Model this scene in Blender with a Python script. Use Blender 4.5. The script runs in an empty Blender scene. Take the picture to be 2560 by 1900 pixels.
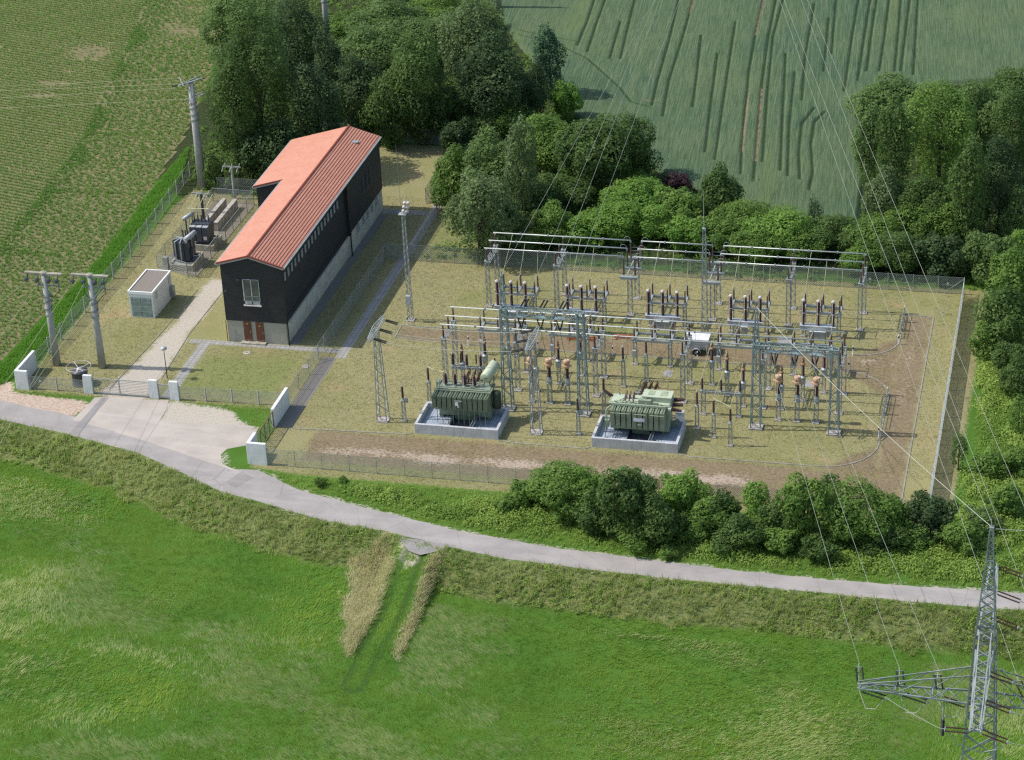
import bpy, math, random
import numpy as np
from mathutils import Vector, Matrix

S = bpy.context.scene
COL = S.collection
R = math.radians
# ---------------------------------------------------------------- camera, sky, sun, exposure
CAM_POS = (59.359, -187.810, 109.267)
YAW, PITCH, ROLL = -0.25813716, 0.48664615, -0.05123512
cd = bpy.data.cameras.new('camera'); cam = bpy.data.objects.new('camera', cd); COL.objects.link(cam)
cd.sensor_width = 36.0; cd.lens = 83.559; cd.clip_start = 1.0; cd.clip_end = 3000
fw = Vector((math.sin(YAW)*math.cos(PITCH), math.cos(YAW)*math.cos(PITCH), -math.sin(PITCH)))
r0 = Vector((math.cos(YAW), -math.sin(YAW), 0)); u0 = r0.cross(fw)
rv = r0*math.cos(ROLL)+u0*math.sin(ROLL); uv = -r0*math.sin(ROLL)+u0*math.cos(ROLL)
cam.matrix_world = Matrix(((rv.x, uv.x, -fw.x, CAM_POS[0]), (rv.y, uv.y, -fw.y, CAM_POS[1]), (rv.z, uv.z, -fw.z, CAM_POS[2]), (0, 0, 0, 1)))
S.camera = cam

SUN_ELEV, SUN_AZ = R(50.3), R(5.5)          # shadows run towards +x, turned 5.5 degrees to +y
W = bpy.data.worlds.new('World'); S.world = W; W.use_nodes = True
wn = W.node_tree.nodes; sky = wn.new('ShaderNodeTexSky'); sky.sky_type = 'NISHITA'; sky.sun_disc = False
sunv = Vector((-math.cos(SUN_AZ)*math.cos(SUN_ELEV), -math.sin(SUN_AZ)*math.cos(SUN_ELEV), math.sin(SUN_ELEV)))
sky.sun_elevation = SUN_ELEV; sky.sun_rotation = math.atan2(sunv.x, sunv.y)
sky.air_density = 1.2; sky.dust_density = 1.5
W.node_tree.links.new(sky.outputs[0], wn['Background'].inputs[0]); wn['Background'].inputs[1].default_value = 0.15
sl = bpy.data.lights.new('sun', 'SUN'); sl.energy = 3.6; sl.angle = R(0.5); sl.color = (1.0, 0.955, 0.89)
so = bpy.data.objects.new('sun', sl); COL.objects.link(so); so.location = (0, 0, 120)
so.rotation_euler = sunv.to_track_quat('Z', 'Y').to_euler()
S.view_settings.view_transform = 'Standard'; S.view_settings.look = 'None'; S.view_settings.exposure = 0.28; S.view_settings.gamma = 1.0
S.cycles.use_denoising = False; S.cycles.filter_width = 1.3; S.cycles.max_bounces = 5; S.cycles.transparent_max_bounces = 12; S.cycles.diffuse_bounces = 3; S.cycles.glossy_bounces = 2

# ---------------------------------------------------------------- node helpers and materials
class N:
    def __init__(s, name):
        s.m = bpy.data.materials.new(name); s.m.use_nodes = True; s.t = s.m.node_tree
        s.b = s.t.nodes['Principled BSDF']; s.out = s.t.nodes['Material Output']
        s.b.inputs['Specular IOR Level'].default_value = 0.25
        s.tc = s.t.nodes.new('ShaderNodeTexCoord'); s.P = s.tc.outputs['Object']
    def lk(s, a, b): s.t.links.new(a, b)
    def put(s, sock, v):
        if isinstance(v, bpy.types.NodeSocket): s.lk(v, sock)
        elif isinstance(v, (tuple, list)) and len(v) == 3 and sock.type == 'RGBA': sock.default_value = (*v, 1)
        else: sock.default_value = v
    def math(s, op, a, b=0.0, c=0.0, clamp=False):
        n = s.t.nodes.new('ShaderNodeMath'); n.operation = op; n.use_clamp = clamp
        for i, v in enumerate((a, b, c)): s.put(n.inputs[i], v)
        return n.outputs[0]
    def noise(s, scale, detail=3.0, rough=0.55, vec=None, dist=0.0):
        n = s.t.nodes.new('ShaderNodeTexNoise'); n.inputs['Scale'].default_value = scale
        n.inputs['Detail'].default_value = detail; n.inputs['Roughness'].default_value = rough; n.inputs['Distortion'].default_value = dist
        s.lk(vec if vec is not None else s.P, n.inputs['Vector']); return n.outputs['Fac']
    def scaled(s, v, sc, rot=0.0):
        n = s.t.nodes.new('ShaderNodeMapping'); n.vector_type = 'TEXTURE'; n.inputs['Scale'].default_value = tuple(1.0/k for k in sc); n.inputs['Rotation'].default_value = (0, 0, rot)
        s.lk(v, n.inputs['Vector']); return n.outputs[0]
    def ss(s, v, lo, hi):
        n = s.t.nodes.new('ShaderNodeMapRange'); n.interpolation_type = 'SMOOTHSTEP'
        s.put(n.inputs[0], v); n.inputs[1].default_value = lo; n.inputs[2].default_value = hi; return n.outputs[0]
    def mix(s, f, a, b, mode='MIX'):
        n = s.t.nodes.new('ShaderNodeMix'); n.data_type = 'RGBA'; n.blend_type = mode
        s.put(n.inputs[0], f); s.put(n.inputs[6], a); s.put(n.inputs[7], b); return n.outputs[2]
    def attr(s, name):
        n = s.t.nodes.new('ShaderNodeAttribute'); n.attribute_name = name; return n.outputs['Fac']
    def xyz(s):
        n = s.t.nodes.new('ShaderNodeSeparateXYZ'); s.lk(s.P, n.inputs[0]); return n.outputs
    def bump(s, h, strength=0.5, dist=0.05):
        n = s.t.nodes.new('ShaderNodeBump'); n.inputs['Strength'].default_value = strength; n.inputs['Distance'].default_value = dist
        s.put(n.inputs['Height'], h); s.lk(n.outputs[0], s.b.inputs['Normal'])
    def fin(s, col=None, rough=0.8, metal=0.0, spec=None):
        if col is not None: s.put(s.b.inputs['Base Color'], col)
        s.put(s.b.inputs['Roughness'], rough); s.b.inputs['Metallic'].default_value = metal
        if spec is not None: s.b.inputs['Specular IOR Level'].default_value = spec
        return s.m

def plain(name, col, rough=0.7, var=0.25, scale=2.0, metal=0.0, spec=0.3, fine=0.0, stain=None):
    n = N(name); f = n.noise(scale, 4, 0.6)
    c = n.mix(n.ss(f, 0.3, 0.7), tuple(x*(1-var) for x in col), tuple(min(1, x*(1+var)) for x in col))
    if fine: c = n.mix(n.math('MULTIPLY', n.noise(scale*14, 2), fine), c, tuple(x*0.45 for x in col))
    if stain:
        v = n.scaled(n.P, (3.0, 3.0, 0.5)); c = n.mix(n.math('MULTIPLY', n.ss(n.noise(1.6, 4, 0.6, v), 0.52, 0.75), 0.7), c, stain)
    return n.fin(c, rough, metal, spec)

M = {}
M['galv'] = plain('galvanised_steel', (.31, .335, .325), .5, .2, 1.5, .25, .4)
M['galv_dark'] = plain('weathered_steel', (.25, .27, .26), .6, .25, 1.5, .2, .3)
M['green_steel'] = plain('green_grey_steel', (.225, .285, .275), .55, .15, 1.0, .1, .35)
M['pylon'] = plain('pylon_steel', (.22, .25, .245), .6, .3, .8, .2, .3)
M['alu'] = plain('aluminium_tube', (.54, .56, .53), .4, .06, 1.0, .2, .5)
M['porcelain'] = plain('brown_porcelain', (.070, .027, .021), .28, .25, 3.0, 0, .5)
M['black_ins'] = plain('dark_insulator', (.022, .023, .026), .4, .3, 3.0, 0, .4)
M['tan_head'] = plain('tan_painted_metal', (.50, .30, .19), .6, .2, 3.0, 0, .3)
M['copper'] = plain('bronze_fitting', (.33, .20, .12), .5, .4, 6.0, .2, .4)
M['whitecap'] = plain('pale_metal_cap', (.52, .47, .44), .5, .15, 6.0, 0, .3)
M['concrete'] = plain('grey_concrete', (.50, .505, .51), .85, .12, 1.2, 0, .2, .25, (.25, .25, .25))
M['concrete_old'] = plain('weathered_concrete', (.40, .37, .29), .9, .3, 1.6, 0, .2, .4, (.12, .11, .09))
M['footing'] = plain('footing_concrete', (.40, .37, .33), .9, .3, 3.0, 0, .2, .3)
M['pole'] = plain('spun_concrete', (.36, .36, .34), .85, .12, 1.0, 0, .2, .15)
M['white_wall'] = plain('white_render', (.66, .67, .65), .85, .07, 1.3, 0, .2, .04, (.42, .43, .39))
M['green'] = plain('dark_green_paint', (.175, .215, .145), .5, .14, 1.5, 0, .4)
M['green2'] = plain('pale_green_paint', (.275, .325, .22), .5, .12, 1.5, 0, .4)
M['green_light'] = plain('sage_green_paint', (.42, .465, .335), .55, .1, 1.2, 0, .4)
M['dark_metal'] = plain('charcoal_paint', (.045, .050, .062), .5, .2, 2.0, 0, .4)
M['grey_metal'] = plain('grey_paint', (.40, .42, .43), .5, .15, 2.0, .1, .4)
M['slate'] = plain('slate_plastic', (.060, .066, .078), .45, .15, 2.0, 0, .4)
M['black'] = plain('black_paint', (.02, .02, .02), .5, .1, 2.0)
M['white'] = plain('white_paint', (.78, .78, .76), .6, .05, 2.0)
M['brown_door'] = plain('brown_door_paint', (.135, .055, .036), .6, .12, 2.0)
M['orange'] = plain('orange_plastic', (.50, .13, .055), .55, .2, 4.0)
M['yellow'] = plain('yellow_sign', (.55, .48, .05), .5, .1, 3.0)
M['wire'] = plain('conductor', (.32, .34, .29), .5, .1, 1.0, .2)
M['wire_dark'] = plain('dark_cable', (.10, .10, .09), .6, .1, 1.0)
M['gravel_roof'] = plain('roof_gravel', (.27, .235, .20), .95, .3, 14.0, 0, .1, .7)
M['gravel_grey'] = plain('grey_gravel', (.36, .35, .34), .95, .35, 16.0, 0, .1, .6)
M['bark'] = plain('bark', (.085, .065, .045), .95, .3, 3.0)
M['rust'] = plain('rusty_steel', (.20, .11, .06), .8, .4, 3.0)
M['bund_floor'] = plain('bund_floor_grating', (.34, .39, .45), .6, .18, 1.2, 0, .3, .2)
M['pit'] = plain('pit_floor', (.085, .10, .125), .6, .3, 2.0)
M['rib_steel'] = plain('brown_steel_post', (.16, .11, .07), .7, .3, 2.0)

def glass():
    n = N('window_glass'); return n.fin(n.mix(n.noise(.6, 1), (.05, .06, .06), (.16, .17, .13)), .08, 0, .6)
M['glass'] = glass()
def cladding():
    n = N('dark_timber_cladding'); z = n.xyz()[2]
    row = n.math('FRACT', n.math('MULTIPLY', z, 5.0)); seam = n.ss(row, .0, .18)
    v = n.scaled(n.P, (.7, .7, 9.0)); f = n.noise(1.6, 5, .65, v)
    c = n.mix(n.ss(f, .25, .8), (.018, .019, .024), (.046, .043, .045))
    c = n.mix(n.math('MULTIPLY', n.ss(n.noise(.35, 3), .45, .7), .5), c, (.026, .034, .042))
    n.bump(seam, .6, .02); return n.fin(c, .65, 0, .3)
M['cladding'] = cladding()
def tiles():
    n = N('red_roof_tiles'); x, y, z = n.xyz()
    br = n.t.nodes.new('ShaderNodeTexBrick'); br.offset = 0.0; br.inputs['Scale'].default_value = 1.0
    br.inputs['Brick Width'].default_value = .34; br.inputs['Row Height'].default_value = .30; br.inputs['Mortar Size'].default_value = .022
    br.inputs['Color1'].default_value = (.54, .265, .185, 1); br.inputs['Color2'].default_value = (.48, .225, .155, 1); br.inputs['Mortar'].default_value = (.52, .20, .135, 1)
    cb = n.t.nodes.new('ShaderNodeCombineXYZ'); n.lk(n.math('MULTIPLY', x, 1.04), cb.inputs[0]); n.lk(y, cb.inputs[1]); n.lk(cb.outputs[0], br.inputs['Vector'])
    c = n.mix(n.math('MULTIPLY', n.ss(n.noise(.7, 4, .6), .35, .75), .35), br.outputs['Color'], (.58, .33, .25))
    c = n.mix(n.math('MULTIPLY', n.noise(9, 3), .25), c, (.48, .19, .125))
    row = n.math('FRACT', n.math('DIVIDE', y, .30)); n.bump(n.math('ADD', n.ss(row, 0, 1), br.outputs['Fac']), .4, .03)
    return n.fin(c, .8, 0, .2)
M['tiles'] = tiles()
def brick(name, c1, c2, mo):
    n = N(name); x, y, z = n.xyz()
    cb = n.t.nodes.new('ShaderNodeCombineXYZ'); n.lk(n.math('ADD', x, y), cb.inputs[0]); n.lk(z, cb.inputs[1])
    br = n.t.nodes.new('ShaderNodeTexBrick'); n.lk(cb.outputs[0], br.inputs['Vector']); br.inputs['Scale'].default_value = 1.0
    br.inputs['Brick Width'].default_value = .25; br.inputs['Row Height'].default_value = .085; br.inputs['Mortar Size'].default_value = .012
    br.inputs['Color1'].default_value = (*c1, 1); br.inputs['Color2'].default_value = (*c2, 1); br.inputs['Mortar'].default_value = (*mo, 1)
    c = n.mix(n.math('MULTIPLY', n.noise(2.5, 4), .35), br.outputs['Color'], tuple(x*.7 for x in c1)); return n.fin(c, .9, 0, .15)
M['brick'] = brick('pale_brick', (.44, .42, .35), (.38, .365, .30), (.28, .27, .23))
M['plinth'] = plain('cream_render', (.58, .54, .43), .9, .12, 1.0, 0, .15, .15, (.30, .28, .22))
M['planks'] = plain('grey_board', (.40, .40, .41), .6, .12, 3.0, .1, .4)

def mesh_mat(name, col, alpha, cell=0.25):
    n = N(name); x, y, z = n.xyz(); h = n.math('ADD', x, y)
    a = n.math('ABSOLUTE', n.math('SUBTRACT', n.math('FRACT', n.math('DIVIDE', n.math('ADD', h, z), cell)), .5))
    b = n.math('ABSOLUTE', n.math('SUBTRACT', n.math('FRACT', n.math('DIVIDE', n.math('SUBTRACT', h, z), cell)), .5))
    w = n.math('MAXIMUM', n.math('GREATER_THAN', a, .5-alpha*.26), n.math('GREATER_THAN', b, .5-alpha*.26))
    tr = n.t.nodes.new('ShaderNodeBsdfTransparent'); mx = n.t.nodes.new('ShaderNodeMixShader')
    n.fin(col, .6, .2, .3); n.lk(w, mx.inputs[0]); n.lk(tr.outputs[0], mx.inputs[1]); n.lk(n.b.outputs[0], mx.inputs[2]); n.lk(mx.outputs[0], n.out.inputs[0])
    return n.m
M['chainlink'] = mesh_mat('chain_link_wire', (.36, .39, .36), .34)
M['chainlink_dark'] = mesh_mat('green_chain_link_wire', (.22, .26, .24), .5)

def leafmat(name, dark, light, trans=.35, rough=.6, hue=None):
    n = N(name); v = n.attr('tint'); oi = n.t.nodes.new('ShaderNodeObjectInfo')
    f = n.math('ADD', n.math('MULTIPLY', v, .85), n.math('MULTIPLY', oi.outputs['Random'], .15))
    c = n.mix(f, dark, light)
    if hue:
        h = n.noise(.2, 5, .62, n.scaled(n.P, (.6, 1, 1))); c = n.mix(n.math('MULTIPLY', n.ss(h, .50, .66), .75), c, hue[0]); c = n.mix(n.math('MULTIPLY', n.ss(h, .50, .34), .7), c, hue[1])
    n.fin(c, rough, 0, .2)
    tl = n.t.nodes.new('ShaderNodeBsdfTranslucent'); n.lk(n.mix(.5, c, light, 'MIX'), tl.inputs[0])
    mx = n.t.nodes.new('ShaderNodeMixShader'); mx.inputs[0].default_value = trans
    n.lk(n.b.outputs[0], mx.inputs[1]); n.lk(tl.outputs[0], mx.inputs[2]); n.lk(mx.outputs[0], n.out.inputs[0]); return n.m
LEAF = {
 'dark': leafmat('dark_foliage', (.034, .078, .020), (.155, .245, .062), .42),
 'deep': leafmat('deep_green_foliage', (.020, .047, .017), (.090, .150, .048), .3),  # darkest of the green leaf tones, one even range per leaf
 'mid': leafmat('mid_green_foliage', (.060, .130, .025), (.240, .370, .080), .48),
 'bright': leafmat('bright_green_foliage', (.085, .195, .028), (.290, .450, .095), .5),
 'olive': leafmat('olive_foliage', (.058, .115, .030), (.215, .320, .098), .45),
 'willow': leafmat('willow_foliage', (.060, .105, .036), (.205, .285, .110), .4),
 'teal': leafmat('blue_green_foliage', (.028, .078, .038), (.100, .195, .090), .35),
 'purple': leafmat('purple_foliage', (.030, .018, .022), (.090, .050, .050), .2),
}
GRASS = {
 'meadow': leafmat('meadow_grass', (.095, .250, .020), (.370, .510, .090), .5, hue=((.36, .47, .07), (.085, .25, .040))),
 'bank': leafmat('rough_bank_grass', (.100, .215, .028), (.56, .58, .24), .5),
 'weed': leafmat('green_weeds', (.105, .225, .030), (.44, .56, .14), .5),
 'strip': leafmat('lush_strip_grass', (.075, .22, .024), (.22, .43, .065), .45),
 'crop': leafmat('young_crop', (.060, .22, .026), (.25, .38, .090), .45),
 'straw': leafmat('bleached_grass', (.38, .46, .15), (.78, .78, .42), .5),
 'tan': leafmat('dry_bank_grass', (.36, .38, .14), (.78, .72, .46), .5),
 'lawn': leafmat('dry_lawn_grass', (.19, .20, .078), (.41, .375, .195), .3),
 'wheat': leafmat('wheat_stalks', (.085, .125, .065), (.205, .260, .145), .3),
}

# ---------------------------------------------------------------- mesh builder
class MB:
    def __init__(s): s.v = []; s.f = []; s.mi = []; s.m = 0
    def add(s, vs, fs):
        b = len(s.v); s.v += [tuple(v) for v in vs]; s.f += [tuple(b+i for i in f) for f in fs]; s.mi += [s.m]*len(fs)
    def box(s, x, y, z, sx, sy, sz, rz=0.0):
        c, q = math.cos(rz), math.sin(rz); vs = []
        for k in (-.5, .5):
            for (i, j) in ((-.5, -.5), (.5, -.5), (.5, .5), (-.5, .5)):
                a, b = i*sx, j*sy; vs.append((x+a*c-b*q, y+a*q+b*c, z+k*sz))
        s.add(vs, [(0, 3, 2, 1), (4, 5, 6, 7), (0, 1, 5, 4), (1, 2, 6, 5), (2, 3, 7, 6), (3, 0, 4, 7)]); return s
    def b0(s, x0, y0, z0, x1, y1, z1): return s.box((x0+x1)/2, (y0+y1)/2, (z0+z1)/2, abs(x1-x0), abs(y1-y0), abs(z1-z0))
    def frame(s, p, q):
        d = Vector(q)-Vector(p); L = d.length; d = d/L if L else Vector((0, 0, 1))
        a = Vector((0, 0, 1)) if abs(d.z) < .95 else Vector((1, 0, 0)); u = d.cross(a).normalized(); w = u.cross(d).normalized(); return u, w
    def bar(s, p, q, w, h=None):
        h = h or w; u, t = s.frame(p, q); vs = []
        for e in (Vector(p), Vector(q)):
            for (i, j) in ((-.5, -.5), (.5, -.5), (.5, .5), (-.5, .5)): vs.append(e+u*w*i+t*h*j)
        s.add(vs, [(0, 1, 2, 3), (7, 6, 5, 4), (4, 5, 1, 0), (5, 6, 2, 1), (6, 7, 3, 2), (7, 4, 0, 3)]); return s
    def prof(s, p, q, pr, n=8, caps=True):
        """rings (t along p-q in metres, radius)"""
        p = Vector(p); q = Vector(q); d = (q-p).normalized(); u, w = s.frame(p, q); vs = []; fs = []
        for (t, r) in pr:
            for k in range(n):
                a = 2*math.pi*k/n; vs.append(p+d*t+(u*math.cos(a)+w*math.sin(a))*r)
        for i in range(len(pr)-1):
            for k in range(n):
                a = i*n+k; b = i*n+(k+1) % n; fs.append((a, b, b+n, a+n))
        if caps: fs.append(tuple(range(n-1, -1, -1))); fs.append(tuple((len(pr)-1)*n+k for k in range(n)))
        s.add(vs, fs); return s
    def tube(s, p, q, r, n=8, r2=None):
        L = (Vector(q)-Vector(p)).length; return s.prof(p, q, [(0, r), (L, r2 if r2 is not None else r)], n)
    def path(s, pts, r, n=5):
        for a, b in zip(pts[:-1], pts[1:]): s.tube(a, b, r, n)
        return s
    def ins(s, p, q, rc, rs, pitch=.13, n=9, taper=1.0):
        L = (Vector(q)-Vector(p)).length; k = max(3, int(L/pitch)); pr = [(0, rc)]
        for i in range(k):
            t = L*(i+.5)/k; g = 1+(taper-1)*(i+.5)/k
            pr += [(t-L/k*.3, rc*g), (t-L/k*.05, rs*g), (t+L/k*.15, rs*g*.96), (t+L/k*.3, rc*g)]
        pr.append((L, rc*taper)); s.prof(p, q, pr, n); return s
    def poly(s, pts, z0, z1):
        n = len(pts); vs = [(x, y, z0) for x, y in pts]+[(x, y, z1) for x, y in pts]
        s.add(vs, [tuple(range(n-1, -1, -1)), tuple(range(n, 2*n))]+[(i, (i+1) % n, n+(i+1) % n, n+i) for i in range(n)]); return s
    def face(s, pts): s.add(pts, [tuple(range(len(pts)))]); return s
    def lattice(s, x, y, z0, z1, w0, w1, leg=.06, br=.028, step=.5, d0=None, d1=None):
        d0 = d0 or w0; d1 = d1 or w1
        def c(i, z):
            t = (z-z0)/(z1-z0); w = (w0+(w1-w0)*t)/2; d = (d0+(d1-d0)*t)/2
            sx, sy = ((-1, -1), (1, -1), (1, 1), (-1, 1))[i % 4]; return (x+sx*w, y+sy*d, z)
        for i in range(4): s.bar(c(i, z0), c(i, z1), leg)
        n = max(2, int(round((z1-z0)/step)))
        for k in range(n):
            a = z0+(z1-z0)*k/n; b = z0+(z1-z0)*(k+1)/n
            for i in range(4):
                if (k+i) % 2: s.bar(c(i, a), c(i+1, b), br)
                else: s.bar(c(i+1, a), c(i, b), br)
        for i in range(4): s.bar(c(i, z1-.03), c(i+1, z1-.03), leg*.8)
        return s
    def girder(s, p, q, w0, h0, w1=None, h1=None, ch=.06, br=.03, n=8, faces=(0, 1, 2, 3)):
        """lattice box girder between p and q (bottom corners at -h/2)"""
        w1 = w1 or w0; h1 = h1 or h0; p = Vector(p); q = Vector(q); u, t = s.frame(p, q)
        def c(i, f):
            w = (w0+(w1-w0)*f)/2; h = (h0+(h1-h0)*f)/2; a, b = ((-1, -1), (1, -1), (1, 1), (-1, 1))[i % 4]; return p+(q-p)*f+u*a*w+t*b*h
        for i in range(4): s.bar(c(i, 0), c(i, 1), ch)
        for k in range(n):
            for i in faces:
                a, b = k/n, (k+1)/n
                s.bar(c(i, a), c(i+1, b), br) if (k+i) % 2 else s.bar(c(i+1, a), c(i, b), br)
        for f in (0, 1):
            for i in range(4): s.bar(c(i, f), c(i+1, f), ch*.8)
        return s
    def build(s, name, mats, parent=None, smooth=False):
        me = bpy.data.meshes.new(name); me.from_pydata(s.v, [], s.f)
        if not isinstance(mats, (list, tuple)): mats = [mats]
        for m in mats: me.materials.append(m)
        if any(s.mi): me.polygons.foreach_set('material_index', s.mi)
        if smooth: me.polygons.foreach_set('use_smooth', [True]*len(me.polygons))
        o = bpy.data.objects.new(name, me); COL.objects.link(o)
        if parent: o.parent = parent
        return o

def tag(o, label=None, cat=None, group=None, kind=None):
    if label: o['label'] = label
    if cat: o['category'] = cat
    if group: o['group'] = group
    if kind: o['kind'] = kind
    return o
def thing(name, label, cat, loc=(0, 0, 0), rz=0.0, group=None):
    o = bpy.data.objects.new(name, None); COL.objects.link(o); o.location = loc; o.rotation_euler = (0, 0, rz); o.empty_display_size = .3
    return tag(o, label, cat, group)
def dup(root, loc, label=None, rz=None, group=None):
    def cp(o, par):
        c = o.copy(); COL.objects.link(c)
        if par: c.parent = par
        for ch in o.children: cp(ch, c)
        return c
    r = cp(root, None); r.location = loc
    if rz is not None: r.rotation_euler = (0, 0, rz)
    if label: r['label'] = label
    if group: r['group'] = group
    return r
def struct(o): o['kind'] = 'structure'; return o
rng = np.random.default_rng(7)
random.seed(5)
# ---------------------------------------------------------------- distance fields and value noise for land cover
def dist_line(pts, X, Y):
    d = np.full(X.shape, 1e9)
    for (x0, y0), (x1, y1) in zip(pts[:-1], pts[1:]):
        dx, dy = x1-x0, y1-y0; L = dx*dx+dy*dy+1e-12; t = np.clip(((X-x0)*dx+(Y-y0)*dy)/L, 0, 1)
        d = np.minimum(d, np.hypot(X-x0-t*dx, Y-y0-t*dy))
    return d
def sd_poly(pts, X, Y):
    P = list(pts)+[pts[0]]; d = dist_line(P, X, Y); ins = np.zeros(X.shape, bool)
    for (x0, y0), (x1, y1) in zip(P[:-1], P[1:]):
        if y0 == y1: continue
        c = ((y0 > Y) != (y1 > Y)) & (X < (x1-x0)*(Y-y0)/(y1-y0)+x0); ins ^= c
    return np.where(ins, d, -d)
def rect(x0, y0, x1, y1): return [(x0, y0), (x1, y0), (x1, y1), (x0, y1)]
def vn(X, Y, s, seed=0):
    X = np.asarray(X)/s; Y = np.asarray(Y)/s; xi = np.floor(X).astype(int); yi = np.floor(Y).astype(int); fx = X-xi; fy = Y-yi
    fx = fx*fx*(3-2*fx); fy = fy*fy*(3-2*fy)
    def h(a, b):
        v = np.sin(a*127.1+b*311.7+seed*74.7)*43758.5453; return v-np.floor(v)
    return (h(xi, yi)*(1-fx)+h(xi+1, yi)*fx)*(1-fy)+(h(xi, yi+1)*(1-fx)+h(xi+1, yi+1)*fx)*fy
def smooth(t): t = np.clip(t, 0, 1); return t*t*(3-2*t)

LOW = [(-75, 8.5)]+[(-40.94, -3.55), (-32.96, -5.36), (-24.97, -7.71), (-19.24, -10.72), (-15.25, -13.04), (-10.79, -14.40), (-4.01, -16.54), (1.80, -17.42), (8.57, -19.17), (13.76, -20.21), (21.95, -20.72), (29.92, -21.01), (37.69, -21.01), (45.35, -21.15), (52.85, -21.16), (57.50, -21.00)]+[(90, -20.5)]
UPR = [(-75, 12.5), (-43, .2), (-33, -2.0), (-25, -4.4), (-18.5, -7.4), (-15.5, -9.2)]+[(-12.64, -8.99), (-7.68, -11.84), (-0.49, -13.97), (8.69, -16.46), (17.27, -17.76), (25.47, -18.29), (33.49, -18.82), (41.29, -18.99), (48.92, -18.80), (53.80, -18.55), (57.38, -18.45)]+[(90, -18)]
SOUTH = LOW+[(300, -20), (300, -500), (-500, -500), (-500, 60)]
TRACK = [(5.59, -19.66), (5.55, -22.63), (5.82, -27.62), (5.42, -32.34), (5.47, -38.52)]
LAWN = [(-41.7, 2.2), (-13.7, 2.6), (-13.5, -8.6), (-8, -9.2), (50.6, -9.4), (51.2, 38.4), (0, 38.6), (-5.5, 44), (-10.0, 52), (-13.5, 69.5), (-23, 69.5), (-28.5, 52.2), (-38.5, 52.0), (-41.5, 53), (-42.4, 48), (-42.2, 40)]
def south(X, Y): return sd_poly(SOUTH, np.asarray(X, float), np.asarray(Y, float))
def height(X, Y):
    X = np.asarray(X, float); Y = np.asarray(Y, float); d = south(X, Y)
    zb = -1.5*smooth((d-.4)/4.4); zt = -1.5*smooth((d+1)/15.0); k = smooth(1-(dist_line(TRACK, X, Y)-1.3)/1.6)
    und = .18*(vn(X, Y, 9, 3)-.5)*smooth((d-4)/5)
    return zb*(1-k)+zt*k+und

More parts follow.
